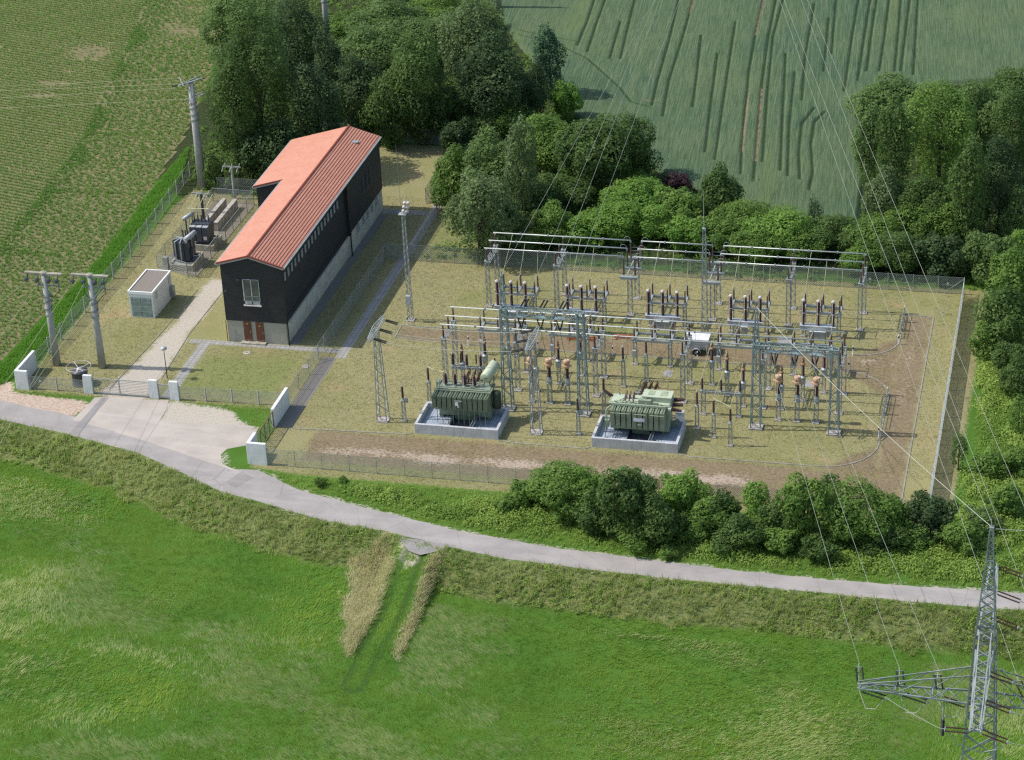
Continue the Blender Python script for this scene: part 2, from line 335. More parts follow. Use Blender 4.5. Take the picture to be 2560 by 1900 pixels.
# ---------------------------------------------------------------- ground sheet
def ground_mat():
    n = N('ground_cover'); n1 = n.noise(.045, 4, .6); n2 = n.noise(.5, 4, .6); n3 = n.noise(3.2, 4, .65); n4 = n.noise(14, 3, .6); n5 = n.noise(45, 2, .6)
    fine = n.math('ADD', n.math('MULTIPLY', n4, .55), n.math('MULTIPLY', n5, .45))
    meadow = n.mix(n.ss(n1, .3, .7), (.065, .15, .018), (.13, .21, .034)); meadow = n.mix(n.ss(n2, .35, .75), meadow, (.085, .19, .03)); meadow = n.mix(n.math('MULTIPLY', n.ss(fine, .3, .7), .6), meadow, (.03, .075, .012))
    bank = n.mix(n.ss(n3, .3, .7), (.06, .11, .025), (.21, .21, .085)); c = n.mix(n.ss(n.math('ADD', n.attr('bank'), n.math('MULTIPLY', n2, 2.0)), .6, 1.6), meadow, bank)
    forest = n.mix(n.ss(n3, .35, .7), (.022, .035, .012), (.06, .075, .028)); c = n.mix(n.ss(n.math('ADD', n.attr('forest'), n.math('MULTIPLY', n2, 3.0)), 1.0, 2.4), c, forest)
    n6 = n.noise(6.5, 4, .7); lawn = n.mix(n.ss(n6, .32, .68), (.205, .195, .092), (.415, .370, .210)); lawn = n.mix(n.math('MULTIPLY', n.ss(n2, .36, .7), .5), lawn, (.375, .325, .155))
    lush = n.ss(n.math('ADD', n1, n.math('MULTIPLY', n2, .35)), .62, .86); lawn = n.mix(n.math('MULTIPLY', lush, .65), lawn, (.215, .225, .085)); lawn = n.mix(n.math('MULTIPLY', n.ss(fine, .38, .62), .5), lawn, (.125, .125, .034))
    lawn = n.mix(n.math('MULTIPLY', n.ss(n.noise(.22, 3, .6), .56, .72), .5), lawn, (.36, .255, .145))
    gp = n.attr('greenpatch'); lawn = n.mix(n.math('MULTIPLY', n.ss(n.math('ADD', gp, n.math('MULTIPLY', n2, 2.5)), .8, 3.2), .6), lawn, (.175, .215, .065))
    c = n.mix(n.ss(n.math('ADD', n.attr('lawn'), n.math('MULTIPLY', n.math('SUBTRACT', n3, .5), 1.6)), -.25, .35), c, lawn)
    soil = n.mix(n.ss(n3, .3, .7), (.165, .120, .076), (.300, .225, .155)); soil = n.mix(n.math('MULTIPLY', n.ss(fine, .4, .65), .55), soil, (.115, .095, .046))
    soil = n.mix(n.math('MULTIPLY', n.ss(n2, .5, .75), .5), soil, (.21, .185, .07))
    c = n.mix(n.math('MULTIPLY', n.ss(n.math('ADD', n.attr('soil'), n.math('MULTIPLY', n.math('SUBTRACT', n2, .5), 1.8)), -.3, .6), .88), c, soil)
    bare = n.mix(n.ss(n4, .3, .7), (.34, .26, .20), (.52, .435, .36)); bm = n.math('ADD', n.attr('bare'), n.math('ADD', n.math('MULTIPLY', n.math('SUBTRACT', n3, .5), 3.4), n.math('MULTIPLY', n.math('SUBTRACT', n2, .5), 2.0)))
    c = n.mix(n.math('MULTIPLY', n.ss(bm, -.1, 1.2), .9), c, bare)
    grav = n.mix(n.ss(n4, .3, .7), (.36, .315, .25), (.55, .495, .42)); grav = n.mix(n.math('MULTIPLY', n.ss(n3, .5, .72), .45), grav, (.22, .20, .09))
    c = n.mix(n.ss(n.math('ADD', n.attr('gravel'), n.math('ADD', n.math('MULTIPLY', n.math('SUBTRACT', n3, .5), 2.2), n.math('MULTIPLY', n.math('SUBTRACT', n2, .5), 1.6))), -.2, .35), c, grav)
    sand = n.mix(n.ss(n3, .35, .7), (.40, .29, .215), (.54, .445, .36)); c = n.mix(n.ss(n.math('ADD', n.attr('sand'), n.math('MULTIPLY', n.math('SUBTRACT', n3, .5), 1.6)), -.2, .3), c, sand)
    c = n.mix(n.math('MULTIPLY', n.ss(n.math('ADD', n.attr('rut'), n.math('MULTIPLY', n.math('SUBTRACT', n3, .5), .5)), -.05, .25), .85), c, (.040, .085, .016))
    n.bump(n.math('ADD', n.math('MULTIPLY', n4, .6), n.math('MULTIPLY', n5, .6)), .55, .08)
    return n.fin(c, .95, 0, .08)
def make_ground():
    xs = np.concatenate([[-900, -450, -250, -170, -130], np.arange(-110, 75.1, .5), [95, 140, 220, 450, 900]])
    ys = np.concatenate([[-700, -350, -180, -110, -85], np.arange(-75, 150.1, .5), [175, 230, 340, 600, 1100]])
    X, Y = np.meshgrid(xs, ys); Z = height(X, Y); ny, nx = X.shape
    me = bpy.data.meshes.new('ground'); V = np.stack([X, Y, Z], -1).reshape(-1, 3)
    i = np.arange(nx-1)[None, :]+np.arange(ny-1)[:, None]*nx; F = np.stack([i, i+1, i+nx+1, i+nx], -1).reshape(-1, 4)
    me.vertices.add(len(V)); me.vertices.foreach_set('co', V.ravel()); me.loops.add(F.size); me.loops.foreach_set('vertex_index', F.ravel().astype(np.int32))
    me.polygons.add(len(F)); me.polygons.foreach_set('loop_start', np.arange(0, F.size, 4, dtype=np.int32)); me.update(calc_edges=True); me.validate()
    me.polygons.foreach_set('use_smooth', [True]*len(F))
    d = south(X, Y)
    def att(nm, a):
        at = me.attributes.new(nm, 'FLOAT', 'POINT'); at.data.foreach_set('value', np.clip(a, -4, 4).astype(np.float32).ravel())
    att('lawn', np.maximum(sd_poly(LAWN, X, Y), -4))
    att('bank', np.minimum(d, 4.7-d)-smooth(1-(dist_line(TRACK, X, Y)-1.5))*6)
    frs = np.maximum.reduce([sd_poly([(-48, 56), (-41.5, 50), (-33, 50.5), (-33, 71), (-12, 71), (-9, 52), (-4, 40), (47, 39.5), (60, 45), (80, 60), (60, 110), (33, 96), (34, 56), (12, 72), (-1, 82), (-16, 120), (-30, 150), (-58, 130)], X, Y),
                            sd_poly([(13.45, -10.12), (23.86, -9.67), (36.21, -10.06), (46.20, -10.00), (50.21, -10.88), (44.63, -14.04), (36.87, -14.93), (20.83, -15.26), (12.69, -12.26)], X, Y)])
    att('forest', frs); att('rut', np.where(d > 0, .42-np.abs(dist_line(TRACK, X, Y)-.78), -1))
    soil = np.maximum.reduce([sd_poly(rect(-9.5, -6.7, 46, -.7), X, Y), sd_poly(rect(43.2, -6.7, 46.1, 31.6), X, Y), sd_poly(rect(-1.5, 18.6, 44, 22.0), X, Y), sd_poly(rect(-7.4, 18.7, -1, 21.8), X, Y),
                             sd_poly([(38, 18.5), (43.5, 13), (43.5, 27), (39, 22)], X, Y), sd_poly([(38, -1), (43.5, 5), (44, -2)], X, Y)])
    att('soil', soil)
    bare = np.minimum(sd_poly(rect(-8.5, -5.9, 33, -2.6), X, Y), 1.3)-.75
    bare = np.maximum(bare, np.maximum.reduce([np.minimum(sd_poly(rect(*r), X, Y), 1)-1.0 for r in ((38, -6, 45, -2.5), (43.4, 12, 45.6, 26), (23, 18.8, 31, 20.4), (39, 19, 44, 22))]))
    bare = bare+1.1*(vn(X, Y, 3.1, 95)-.45)*(bare > -1.4); att('bare', bare)
    gp = np.maximum.reduce([sd_poly(rect(*r), X, Y) for r in ((-26.5, 4, -15, 13), (-10.6, 37, -3, 50), (8, 22.3, 39, 25.2), (-4, 27, 0, 32), (0, 4.6, 8, 9))]); att('greenpatch', gp)
    g = np.maximum.reduce([sd_poly([(-33.6, 2.4), (-27.9, 2.4), (-28.3, 8.4), (-28.5, 12), (-29.0, 17), (-28.7, 22), (-28.6, 29), (-31.3, 30.4), (-31.4, 24), (-31.6, 17), (-31.9, 12), (-32.2, 7.5)], X, Y),
                          sd_poly([(-25.96, 2.63), (-19.33, 2.06), (-17.76, 0.13), (-15.24, -1.06), (-19.09, -1.74), (-21.68, -1.96), (-25.28, -1.90)], X, Y),
                          .16-dist_line(UPR[6:], X, Y), .02-dist_line(LOW[3:], X, Y), sd_poly([TRACK[0], (TRACK[0][0]-2.4, TRACK[0][1]+1.2), (5.35, -22.66), (6.49, -21.52)], X, Y),
                          sd_poly([(-16.91, -7.84), (-16.93, -5.97), (-15.48, -8.84), (-10.18, -10.64), (-9.99, -11.21), (-14.06, -9.84)], X, Y)])
    att('gravel', g)
    att('sand', sd_poly([(-60, 3)]+[(-44.27, 3.84), (-42.90, 3.95), (-41.87, 1.96), (-37.41, 1.58), (-34.20, 1.38), (-33.24, 0.44), (-34.05, -2.01), (-39.49, -1.64), (-41.93, -1.34)], X, Y))
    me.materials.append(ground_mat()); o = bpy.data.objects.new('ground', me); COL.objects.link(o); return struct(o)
make_ground()

def sheet(name, pts, z, mat, step=.8, jit=.05):
    """a flat structure sheet with a slightly uneven edge"""
    out = []; P = list(pts)+[pts[0]]
    for (x0, y0), (x1, y1) in zip(P[:-1], P[1:]):
        k = max(1, int(math.hypot(x1-x0, y1-y0)/step))
        for i in range(k):
            t = i/k; out.append((x0+(x1-x0)*t+random.uniform(-jit, jit), y0+(y1-y0)*t+random.uniform(-jit, jit), z))
    me = bpy.data.meshes.new(name); me.from_pydata(out, [], [tuple(range(len(out)))]); me.materials.append(mat)
    if me.polygons[0].normal.z < 0: me.flip_normals()
    o = bpy.data.objects.new(name, me); COL.objects.link(o); return struct(o)
def asphalt(name, c1, c2, crack=.3):
    n = N(name); a = n.noise(.35, 4, .6); b = n.noise(30, 2, .6); s = n.scaled(n.P, (.12, 1.1, 1), -.05)
    c = n.mix(n.ss(a, .3, .7), c1, c2); c = n.mix(n.math('MULTIPLY', n.ss(n.noise(.9, 4, .6, s), .45, .7), .35), c, tuple(x*1.22 for x in c2))
    c = n.mix(n.math('MULTIPLY', n.ss(b, .35, .7), .3), c, tuple(x*.6 for x in c1)); v = n.t.nodes.new('ShaderNodeTexVoronoi'); v.feature = 'DISTANCE_TO_EDGE'; v.inputs['Scale'].default_value = .22
    n.lk(n.P, v.inputs['Vector']); c = n.mix(n.math('MULTIPLY', n.math('LESS_THAN', v.outputs['Distance'], .006), crack), c, (.16, .15, .14))
    n.bump(b, .3, .02); return n.fin(c, .92, 0, .12)
M['asphalt'] = asphalt('road_asphalt', (.295, .27, .255), (.37, .338, .315)); M['apron'] = asphalt('apron_asphalt', (.385, .340, .296), (.470, .415, .360), 0); M['patch'] = asphalt('patched_asphalt', (.25, .235, .225), (.30, .28, .265))
M['dark_gravel'] = plain('dark_gravel', (.23, .215, .19), .95, .3, 12.0, 0, .1, .6)
def slabs():
    n = N('paving_slabs'); br = n.t.nodes.new('ShaderNodeTexBrick'); br.offset = 0.0; n.lk(n.P, br.inputs['Vector']); br.inputs['Scale'].default_value = 1.0
    br.inputs['Brick Width'].default_value = .5; br.inputs['Row Height'].default_value = .5; br.inputs['Mortar Size'].default_value = .02
    br.inputs['Color1'].default_value = (.35, .335, .31, 1); br.inputs['Color2'].default_value = (.29, .28, .26, 1); br.inputs['Mortar'].default_value = (.11, .11, .06, 1)
    return n.fin(n.mix(n.math('MULTIPLY', n.ss(n.noise(1.2, 4), .4, .7), .4), br.outputs['Color'], (.21, .19, .15)), .9, 0, .15)
M['slabs'] = slabs()

def road_strip():
    def res(P, n):
        P = np.array(P); d = np.r_[0, np.cumsum(np.hypot(*np.diff(P, axis=0).T))]; t = np.linspace(0, d[-1], n); return np.stack([np.interp(t, d, P[:, 0]), np.interp(t, d, P[:, 1])], 1)
    n = 240; a = res(UPR, n); b = res(LOW, n); vs = []; fs = []
    for i in range(n):
        j = random.uniform(-.07, .07); k = random.uniform(-.07, .07); vs += [(a[i, 0], a[i, 1]+j, .008), (b[i, 0], b[i, 1]+k, .008)]
    fs = [(2*i+1, 2*i+3, 2*i+2, 2*i) for i in range(n-1)]
    me = bpy.data.meshes.new('road'); me.from_pydata(vs, [], fs); me.materials.append(M['asphalt']); o = bpy.data.objects.new('road', me); COL.objects.link(o); struct(o)
road_strip()
sheet('forecourt', [(-33.39, 2.05), (-32.04, 2.57), (-27.70, 2.64), (-25.80, 2.74), (-25.50, 1.53), (-25.15, -1.36), (-21.86, -1.46), (-19.30, -1.16), (-16.27, -0.95), (-15.11, -1.12), (-15.22, -3.37), (-15.01, -4.61), (-16.82, -5.66), (-17.06, -6.82), (-16.30, -8.36), (-14.13, -9.65), (-19.11, -7.77), (-29.45, -3.85), (-33.82, -2.55), (-33.51, -0.28)], .013, M['apron'])
sheet('patched_strip', [(-32.71, 2.29), (-31.97, 2.40), (-32.05, -5.34), (-33.00, -5.27)], .018, M['patch'], .8, .03)
sheet('road_patch', [(-13.96, -9.50), (-12.58, -10.42), (-13.60, -12.37), (-14.81, -11.65)], .018, M['patch'], .8, .03)
sheet('lay_by', [(3.35, -18.10), (8.91, -18.89), (7.37, -20.13), (6.30, -20.76), (5.07, -20.35)], .016, M['patch'], .6, .08)
sheet('slab_path', rect(-12.2, 13.8, -11.15, 52.2), .012, M['slabs'], 2, .01)
sheet('gravel_strip', rect(-13.5, -.8, -12.0, 13.9), .010, M['dark_gravel'], .6, .05)
sheet('walkway', rect(-28.3, 14.85, -12.2, 15.78), .010, M['slabs'], .7, .03)
sheet('garden_path', [(-26.75, 2.95), (-25.72, 2.95), (-25.9, 14.85), (-27.1, 14.85)], .014, M['slabs'], .7, .03)
sheet('end_path', rect(-17.6, 49.2, -12.2, 50.4), .008, M['slabs'], .7, .03)
sheet('gravel_margin', rect(-17.75, 16.2, -16.75, 49), .008, M['dark_gravel'], .6, .12)
sheet('switch_gravel', [(-37.9, 31.6), (-33.1, 30.2), (-33.1, 50), (-38, 50)], .008, plain('yard_gravel', (.27, .24, .20), .95, .3, 10.0, 0, .1, .6), .6, .1)
for i, (x, y, w, h) in enumerate(((21.55, 15.5, .9, 1.4), (31.9, 24.3, 1.5, 1.5), (35.4, 15.4, 1.2, 1.3))): sheet('cobble_patch', rect(x-w/2, y-h/2, x+w/2, y+h/2), .012, M['gravel_grey'], .2, .08)
M['kerb'] = plain('kerb_stone', (.29, .275, .235), .9, .25, 2.0, 0, .15, .3)
def kerb(pts, w=.12, closed=False):
    mb = MB(); P = [(x, y, .025) for x, y in pts]
    for a, b in zip(P[:-1], P[1:]): mb.bar(a, b, w, .05)
    return struct(mb.build('kerb_edging', M['kerb']))
def arc(cx, cy, r, a0, a1, n=9): return [(cx+r*math.cos(R(a0+(a1-a0)*i/n)), cy+r*math.sin(R(a0+(a1-a0)*i/n))) for i in range(n+1)]
kerb([(-11.9, -.87), (-.7, -.3), (-.15, 0)]); kerb([(25.3, 0), (26.2, -.38)]+[(33, -.35)]+arc(38.2, 4.7, 5.0, -90, 0)+[(43.12, 9.9)]+arc(38.2, 13.6, 5.0, 0, 80)+[(-1, 18.6), (-2.5, 18.67), (-7.4, 19.2), (-7.5, 21.85), (39.9, 22.1)]+arc(39.5, 25.8, 3.65, -80, 0)+[(43.1, 31.75), (46.05, 31.5), (46.15, -5.0), (43.9, -5.25)])
kerb([(8.2, -.1), (9.6, -.35), (16.6, -.4), (17.0, 0)]); kerb([(-32.6, 4), (-31.9, 17), (-31.7, 27)], .07); kerb([(-28.2, 7), (-28.9, 17), (-28.8, 27)], .07); kerb([(-32.95, 30.1), (-32.95, 49.5)], .1)

# ---------------------------------------------------------------- fields
CROP = [(-230, -40), (-62, -2), (-45.9, 3.5), (-45.6, 18), (-45.3, 33), (-46.4, 51), (-48.5, 69), (-59, 119), (-72, 190), (-230, 190)]
def fieldmat():
    n = N('crop_soil'); a = n.noise(2.2, 4, .6); c = n.mix(n.ss(a, .3, .7), (.125, .12, .055), (.23, .20, .105)); c = n.mix(n.math('MULTIPLY', n.ss(n.noise(.12, 3), .55, .75), .4), c, (.30, .205, .13))
    n.bump(n.noise(9, 3), .5, .06); return n.fin(c, .95, 0, .1)
def grid_sheet(name, poly, z, step, mat, zf=None):
    x0, y0 = np.min(poly, 0); x1, y1 = np.max(poly, 0); xs = np.arange(max(x0, -130), min(x1, 110)+step, step); ys = np.arange(max(y0, -60), min(y1, 190)+step, step)
    X, Y = np.meshgrid(xs, ys); sd = sd_poly(poly, X, Y); nx = len(xs); keep = sd > -step*.2
    Z = zf(X, Y, sd) if zf else np.full(X.shape, z); i = np.arange(nx-1)[None, :]+np.arange(len(ys)-1)[:, None]*nx
    F = np.stack([i, i+1, i+nx+1, i+nx], -1)[keep[:-1, :-1] & keep[1:, 1:] & keep[1:, :-1] & keep[:-1, 1:]].reshape(-1, 4)
    u, inv = np.unique(F, return_inverse=True); V = np.stack([X, Y, Z], -1).reshape(-1, 3)[u]; F = inv.reshape(-1, 4)
    me = bpy.data.meshes.new(name); me.from_pydata(V.tolist(), [], F.tolist()); me.materials.append(mat); me.polygons.foreach_set('use_smooth', [True]*len(F))
    o = bpy.data.objects.new(name, me); COL.objects.link(o); return o, u, X, Y
struct(grid_sheet('crop_field', np.array(CROP), .02, .6, fieldmat())[0])

WHEAT = [(-23.33, 122.68), (-15.28, 105.63), (-6.81, 90.32), (-2.14, 79.80), (3.57, 74.48), (10.23, 66.01), (14.26, 61.73), (21.46, 56.73), (27.68, 53.10), (36.41, 52.40), (35.63, 67.20), (33.60, 84.13), (34.57, 91.17), (42.66, 96.09), (51.89, 99.09)]+[(75, 108), (110, 190), (-40, 190), (-30, 145)]
TRAMS = [[(-7.95, 122.79), (-7.12, 113.92), (-6.47, 104.40)],
[(-6.44, 122.95), (-5.77, 114.07), (-4.66, 102.20)],
[(3.77, 124.00), (5.32, 107.44), (6.40, 93.51), (7.30, 84.23)],
[(5.76, 124.20), (6.98, 107.62), (7.88, 93.04), (9.27, 80.85)],
[(15.38, 125.19), (16.35, 110.73), (17.48, 97.37), (19.51, 79.14), (20.55, 70.74), (21.37, 64.33)],
[(17.10, 125.36), (18.12, 110.92), (19.63, 94.40), (21.64, 76.51), (23.15, 62.45)],
[(28.33, 126.51), (29.04, 112.11), (30.24, 91.86)],
[(29.91, 126.68), (30.70, 110.90), (31.50, 95.77)],
[(30.76, 126.76), (31.49, 112.38), (32.28, 99.06)],
[(32.45, 126.94), (33.24, 112.57), (33.85, 99.24)],
[(28.71, 84.98), (27.84, 81.33), (28.25, 74.50), (29.53, 65.91), (29.76, 60.71)],
[(27.26, 86.01), (26.41, 80.57), (27.18, 71.58), (28.36, 63.65)],
[(18.08, 125.46), (18.71, 110.99), (20.75, 91.37), (23.34, 68.35)],
[(22.54, 124.42), (23.80, 104.69), (25.43, 88.22)],
[(35.24, 127.22), (35.91, 112.86), (36.54, 99.55)],
[(12.90, 116.05), (15.13, 93.88), (17.75, 68.19)],
[(9.24, 109.96), (11.08, 95.34), (12.38, 84.23)],
[(12.46, 103.43), (14.58, 84.49), (16.25, 70.20)],
[(21.26, 104.41), (24.13, 79.71), (25.77, 65.96)],
[(23.26, 98.03), (24.98, 79.81), (26.80, 64.50)],
[(25.17, 118.80), (26.88, 98.44)],
[(25.29, 126.20), (27.14, 105.06)],
[(34.03, 127.10), (35.18, 109.34), (35.76, 99.46)],
[(36.32, 127.33), (37.48, 109.59), (38.21, 98.46)],
[(-2.32, 123.37), (-0.78, 108.87), (0.22, 100.04)],
[(-2.60, 114.40), (-1.18, 99.88)],
[(-15.08, 107.67), (-8.30, 103.86), (-3.99, 99.56), (2.22, 89.84), (4.52, 85.12), (7.30, 83.62)],
[(-15.49, 109.41), (-6.52, 105.79)]]
def wheat_z(X, Y, sd):
    t = np.minimum.reduce([dist_line(p, X, Y) for p in TRAMS]); z = .62+.05*(vn(X, Y, 1.1, 5)-.5)+.06*(vn(X, Y, 6, 6)-.5)
    return z*smooth(sd/.9+.15)*(1-.45*smooth(1-t/.28))+.03
ROWROT = -(-0.0884)
def wheatmat():
    n = N('green_wheat'); s = n.scaled(n.P, (8.0, .18, 1), ROWROT); a = n.noise(.06, 3, .6); b = n.noise(1.0, 5, .7, s); f = n.noise(9, 3, .65)
    c = n.mix(n.ss(a, .3, .72), (.050, .098, .054), (.104, .146, .060)); c = n.mix(n.ss(b, .42, .62), c, (.130, .170, .092)); c = n.mix(n.math('MULTIPLY', n.ss(n.noise(1.0, 4, .7, n.scaled(n.P, (13.0, .28, 1), ROWROT)), .50, .66), .85), c, (.034, .062, .036)); c = n.mix(n.math('MULTIPLY', n.ss(f, .45, .7), .4), c, (.05, .085, .048)); c = n.mix(n.math('MULTIPLY', n.ss(n.noise(.35, 2, .5, n.scaled(n.P, (.8, .02, 1), ROWROT)), .55, .75), .4), c, (.155, .20, .065))
    y = n.attr('tram'); c = n.mix(n.ss(n.math('ADD', y, n.math('MULTIPLY', n.math('SUBTRACT', n.noise(.6, 3), .5), .5)), .25, .75), c, (.040, .066, .030)); c = n.mix(n.ss(n.math('ADD', n.attr('dirt'), n.math('MULTIPLY', n.math('SUBTRACT', n.noise(1.2, 3), .5), 1.4)), .45, .95), c, (.21, .15, .10))
    n.bump(n.math('ADD', b, n.noise(14, 2)), .7, .12); return n.fin(c, .9, 0, .1)
wf, wu, wX, wY = grid_sheet('wheat_field', np.array(WHEAT), .6, .17, wheatmat(), wheat_z); struct(wf)
wt = np.minimum.reduce([dist_line(p, wX, wY) for p in TRAMS])
wf.data.attributes.new('tram', 'FLOAT', 'POINT').data.foreach_set('value', (smooth(1-wt/.27)).ravel()[wu].astype(np.float32))
DIRT = [[(18.60, 89.77), (19.71, 78.50), (20.58, 71.23)],
[(19.89, 91.79), (21.65, 76.44), (22.49, 68.72)],
[(15.30, 125.76), (16.32, 111.29)],
[(5.66, 124.77), (6.16, 118.83)],
[(6.00, 85.69), (7.59, 85.69)]]
wd = np.minimum.reduce([dist_line(p, wX, wY) for p in DIRT]); wf.data.attributes.new('dirt', 'FLOAT', 'POINT').data.foreach_set('value', (smooth(1-wd/.34)).ravel()[wu].astype(np.float32))

# ---------------------------------------------------------------- grasses and weeds (what nobody could count)
def bulk(name, V, F, tint, mat, k):
    me = bpy.data.meshes.new(name); me.vertices.add(len(V)); me.vertices.foreach_set('co', V.astype(np.float32).ravel())
    me.loops.add(F.size); me.loops.foreach_set('vertex_index', F.astype(np.int32).ravel()); me.polygons.add(len(F))
    me.polygons.foreach_set('loop_start', np.arange(0, F.size, k, dtype=np.int32)); me.update(calc_edges=True)
    me.attributes.new('tint', 'FLOAT', 'POINT').data.foreach_set('value', np.clip(tint, 0, 1).astype(np.float32).ravel()); me.materials.append(mat); return me
def tufts(name, P, n, h, w, spread, mat, tint, lean=(0, 0), jl=.35, seed=1):
    g = np.random.default_rng(seed); m = len(P); B = np.repeat(P, n, 0); k = m*n
    a = g.uniform(0, 2*math.pi, k); r = np.sqrt(g.uniform(0, 1, k))*spread; B[:, 0] += np.cos(a)*r; B[:, 1] += np.sin(a)*r; B[:, 2] -= .03
    H = np.repeat(g.uniform(h[0], h[1], m), n)*g.uniform(.6, 1.1, k); l = np.stack([np.full(k, lean[0]) if np.isscalar(lean[0]) else np.repeat(lean[0], n), np.full(k, lean[1]) if np.isscalar(lean[1]) else np.repeat(lean[1], n)], 1)
    d = l+g.normal(0, jl, (k, 2)); q = np.arctan2(d[:, 0], -d[:, 1])+g.normal(0, .5, k); sx, sy = np.cos(q)*w/2, np.sin(q)*w/2
    T = np.stack([B[:, 0]+d[:, 0]*H, B[:, 1]+d[:, 1]*H, B[:, 2]+H], 1); L = B.copy(); L[:, 0] -= sx; L[:, 1] -= sy; Rr = B.copy(); Rr[:, 0] += sx; Rr[:, 1] += sy
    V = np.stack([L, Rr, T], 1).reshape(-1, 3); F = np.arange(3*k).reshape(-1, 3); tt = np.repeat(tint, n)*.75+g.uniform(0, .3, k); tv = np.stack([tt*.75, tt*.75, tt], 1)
    o = bpy.data.objects.new(name, bulk(name, V, F, tv, mat, 3)); COL.objects.link(o); return tag(o, kind='stuff')
def herbs(name, P, n, size, leaf, mat, tint, seed=1):
    """low leafy weeds: small domes of leaf-sized faces"""
    g = np.random.default_rng(seed); m = len(P); s = g.uniform(size[0], size[1], m); k = m*n
    a = g.uniform(0, 2*math.pi, k); c = g.uniform(0, 1, k); rr = np.sqrt(1-c*c)*g.uniform(.55, 1.0, k); S_ = np.repeat(s, n); B = np.repeat(P, n, 0)
    C_ = np.stack([B[:, 0]+np.cos(a)*rr*S_, B[:, 1]+np.sin(a)*rr*S_, B[:, 2]+c*S_*.95*g.uniform(.6, 1, k)+.04], 1)
    nv = np.stack([np.cos(a)*rr, np.sin(a)*rr, c+.25], 1)+g.normal(0, .45, (k, 3)); quads(name, C_, nv, leaf*g.uniform(.6, 1.2, k), np.repeat(tint, n)*.7+g.uniform(0, .35, k), mat, g)
    return bpy.data.objects[name]
def quadgeo(C_, nv, s, g):
    nv = nv/np.linalg.norm(nv, axis=1, keepdims=True); t = np.cross(nv, g.normal(0, 1, nv.shape)); t /= np.linalg.norm(t, axis=1, keepdims=True)+1e-9; b = np.cross(nv, t); s = s[:, None]
    return np.stack([C_-t*s*.62, C_-b*s*.4+nv*s*.08, C_+t*s*.62, C_+b*s*.4-nv*s*.08], 1).reshape(-1, 3)
def quads(name, C_, nv, s, tint, mat, g):
    V = quadgeo(C_, nv, s, g); F = np.arange(len(V)).reshape(-1, 4); o = bpy.data.objects.new(name, bulk(name, V, F, np.repeat(tint, 4), mat, 4)); COL.objects.link(o); return tag(o, kind='stuff')
def scatter(n, x0, y0, x1, y1, seed): g = np.random.default_rng(seed); return g.uniform(x0, x1, n), g.uniform(y0, y1, n)
def put(x, y, z=None): return np.stack([x, y, height(x, y) if z is None else np.full(len(x), z)], 1)

g_j = np.random.default_rng(5)
x, y = scatter(120000, -50, -64, 64, 0, 11); d = south(x, y); tr = dist_line(TRACK, x, y); k = ((d > 3.6+1.3*vn(x, y, 3, 2)) | ((d > .3) & (tr < 1.9))) & ((np.abs(tr-.78) > .26) | (d < 1)); x, y, d = x[k], y[k], d[k]
t = .05+.6*vn(x/1.8, y, 9, 1)+.25*vn(x/1.6, y, 2.6, 9)+.15*vn(x, y, .9, 10); sw = 2*math.pi*vn(x, y, 14, 4); bend = .25+.9*vn(x, y, 5, 8)
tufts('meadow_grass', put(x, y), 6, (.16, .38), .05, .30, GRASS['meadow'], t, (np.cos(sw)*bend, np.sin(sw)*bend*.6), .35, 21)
x, y = scatter(110000, -50, -64, 64, -6, 12); d = south(x, y); v = vn(x/2.2, y+.25*x, 5, 31)*.62+vn(x/1.8, y, 1.6, 32)*.38+.33*smooth(1-np.hypot((x+33)/10, (y+13)/4.5))+.16*smooth(1-np.hypot((x-38)/16, (y+38)/8)); k = (d > 6.5) & (v+g_j.normal(0, .11, len(x)) > .58) & (dist_line(TRACK, x, y) > 3); x, y = x[k], y[k]
sw = 2*math.pi*vn(x, y, 14, 4); tufts('bleached_meadow_grass', put(x, y), 7, (.22, .42), .04, .3, GRASS['straw'], .15+.5*vn(x, y, 3, 3), (np.cos(sw)*1.3, np.sin(sw)*.7), .3, 22)
x, y = scatter(60000, -60, -34, 64, 8, 13); d = south(x, y); tr = dist_line(TRACK, x, y); k = (d > .12) & (d+2.6*(vn(x, y, 2.2, 77)-.5)+1.2*(vn(x, y, .7, 78)-.5) < 4.5) & (tr > 1.8); x, y, d = x[k], y[k], d[k]
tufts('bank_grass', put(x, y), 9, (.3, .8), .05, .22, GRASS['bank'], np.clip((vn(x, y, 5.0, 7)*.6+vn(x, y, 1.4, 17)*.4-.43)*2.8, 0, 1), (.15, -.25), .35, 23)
x, y = scatter(60000, -14, -36, 8, -16, 44); PL = [[(-0.19, -20.90), (2.23, -17.97), (3.90, -21.74), (4.90, -31.62), (4.44, -34.61), (3.19, -33.61), (1.31, -26.94)], [(7.13, -20.98), (9.59, -18.54), (10.21, -22.55), (10.12, -27.61), (9.46, -33.90), (7.99, -34.68), (7.40, -31.20), (7.26, -25.95)]]
k = (np.maximum(sd_poly(PL[0], x, y), sd_poly(PL[1], x, y))+.8*(vn(x, y, 1.2, 45)-.5) +.9*(g_j.uniform(0, 1, len(x))-.6) > 0) & (dist_line(TRACK, x, y) > 1.4); x, y = x[k], y[k]
tufts('dry_bank_grass', put(x, y), 6, (.3, .6), .045, .25, GRASS['tan'], np.clip(vn(x, y, 1.4, 46)*.7+vn(x, y, .5, 48)*.4-.05, 0, 1), (.3, -.3), .5, 47)
x, y = scatter(16000, -60, -34, 64, 8, 14); d = south(x, y); k = (d > .4) & (d < 4.6) & (dist_line(TRACK, x, y) > 1.8) & (vn(x, y, 3, 41) > .42); x, y = x[k], y[k]
herbs('bank_weeds', put(x, y), 26, (.18, .45), .14, GRASS['weed'], vn(x, y, 1.5, 5), 24)
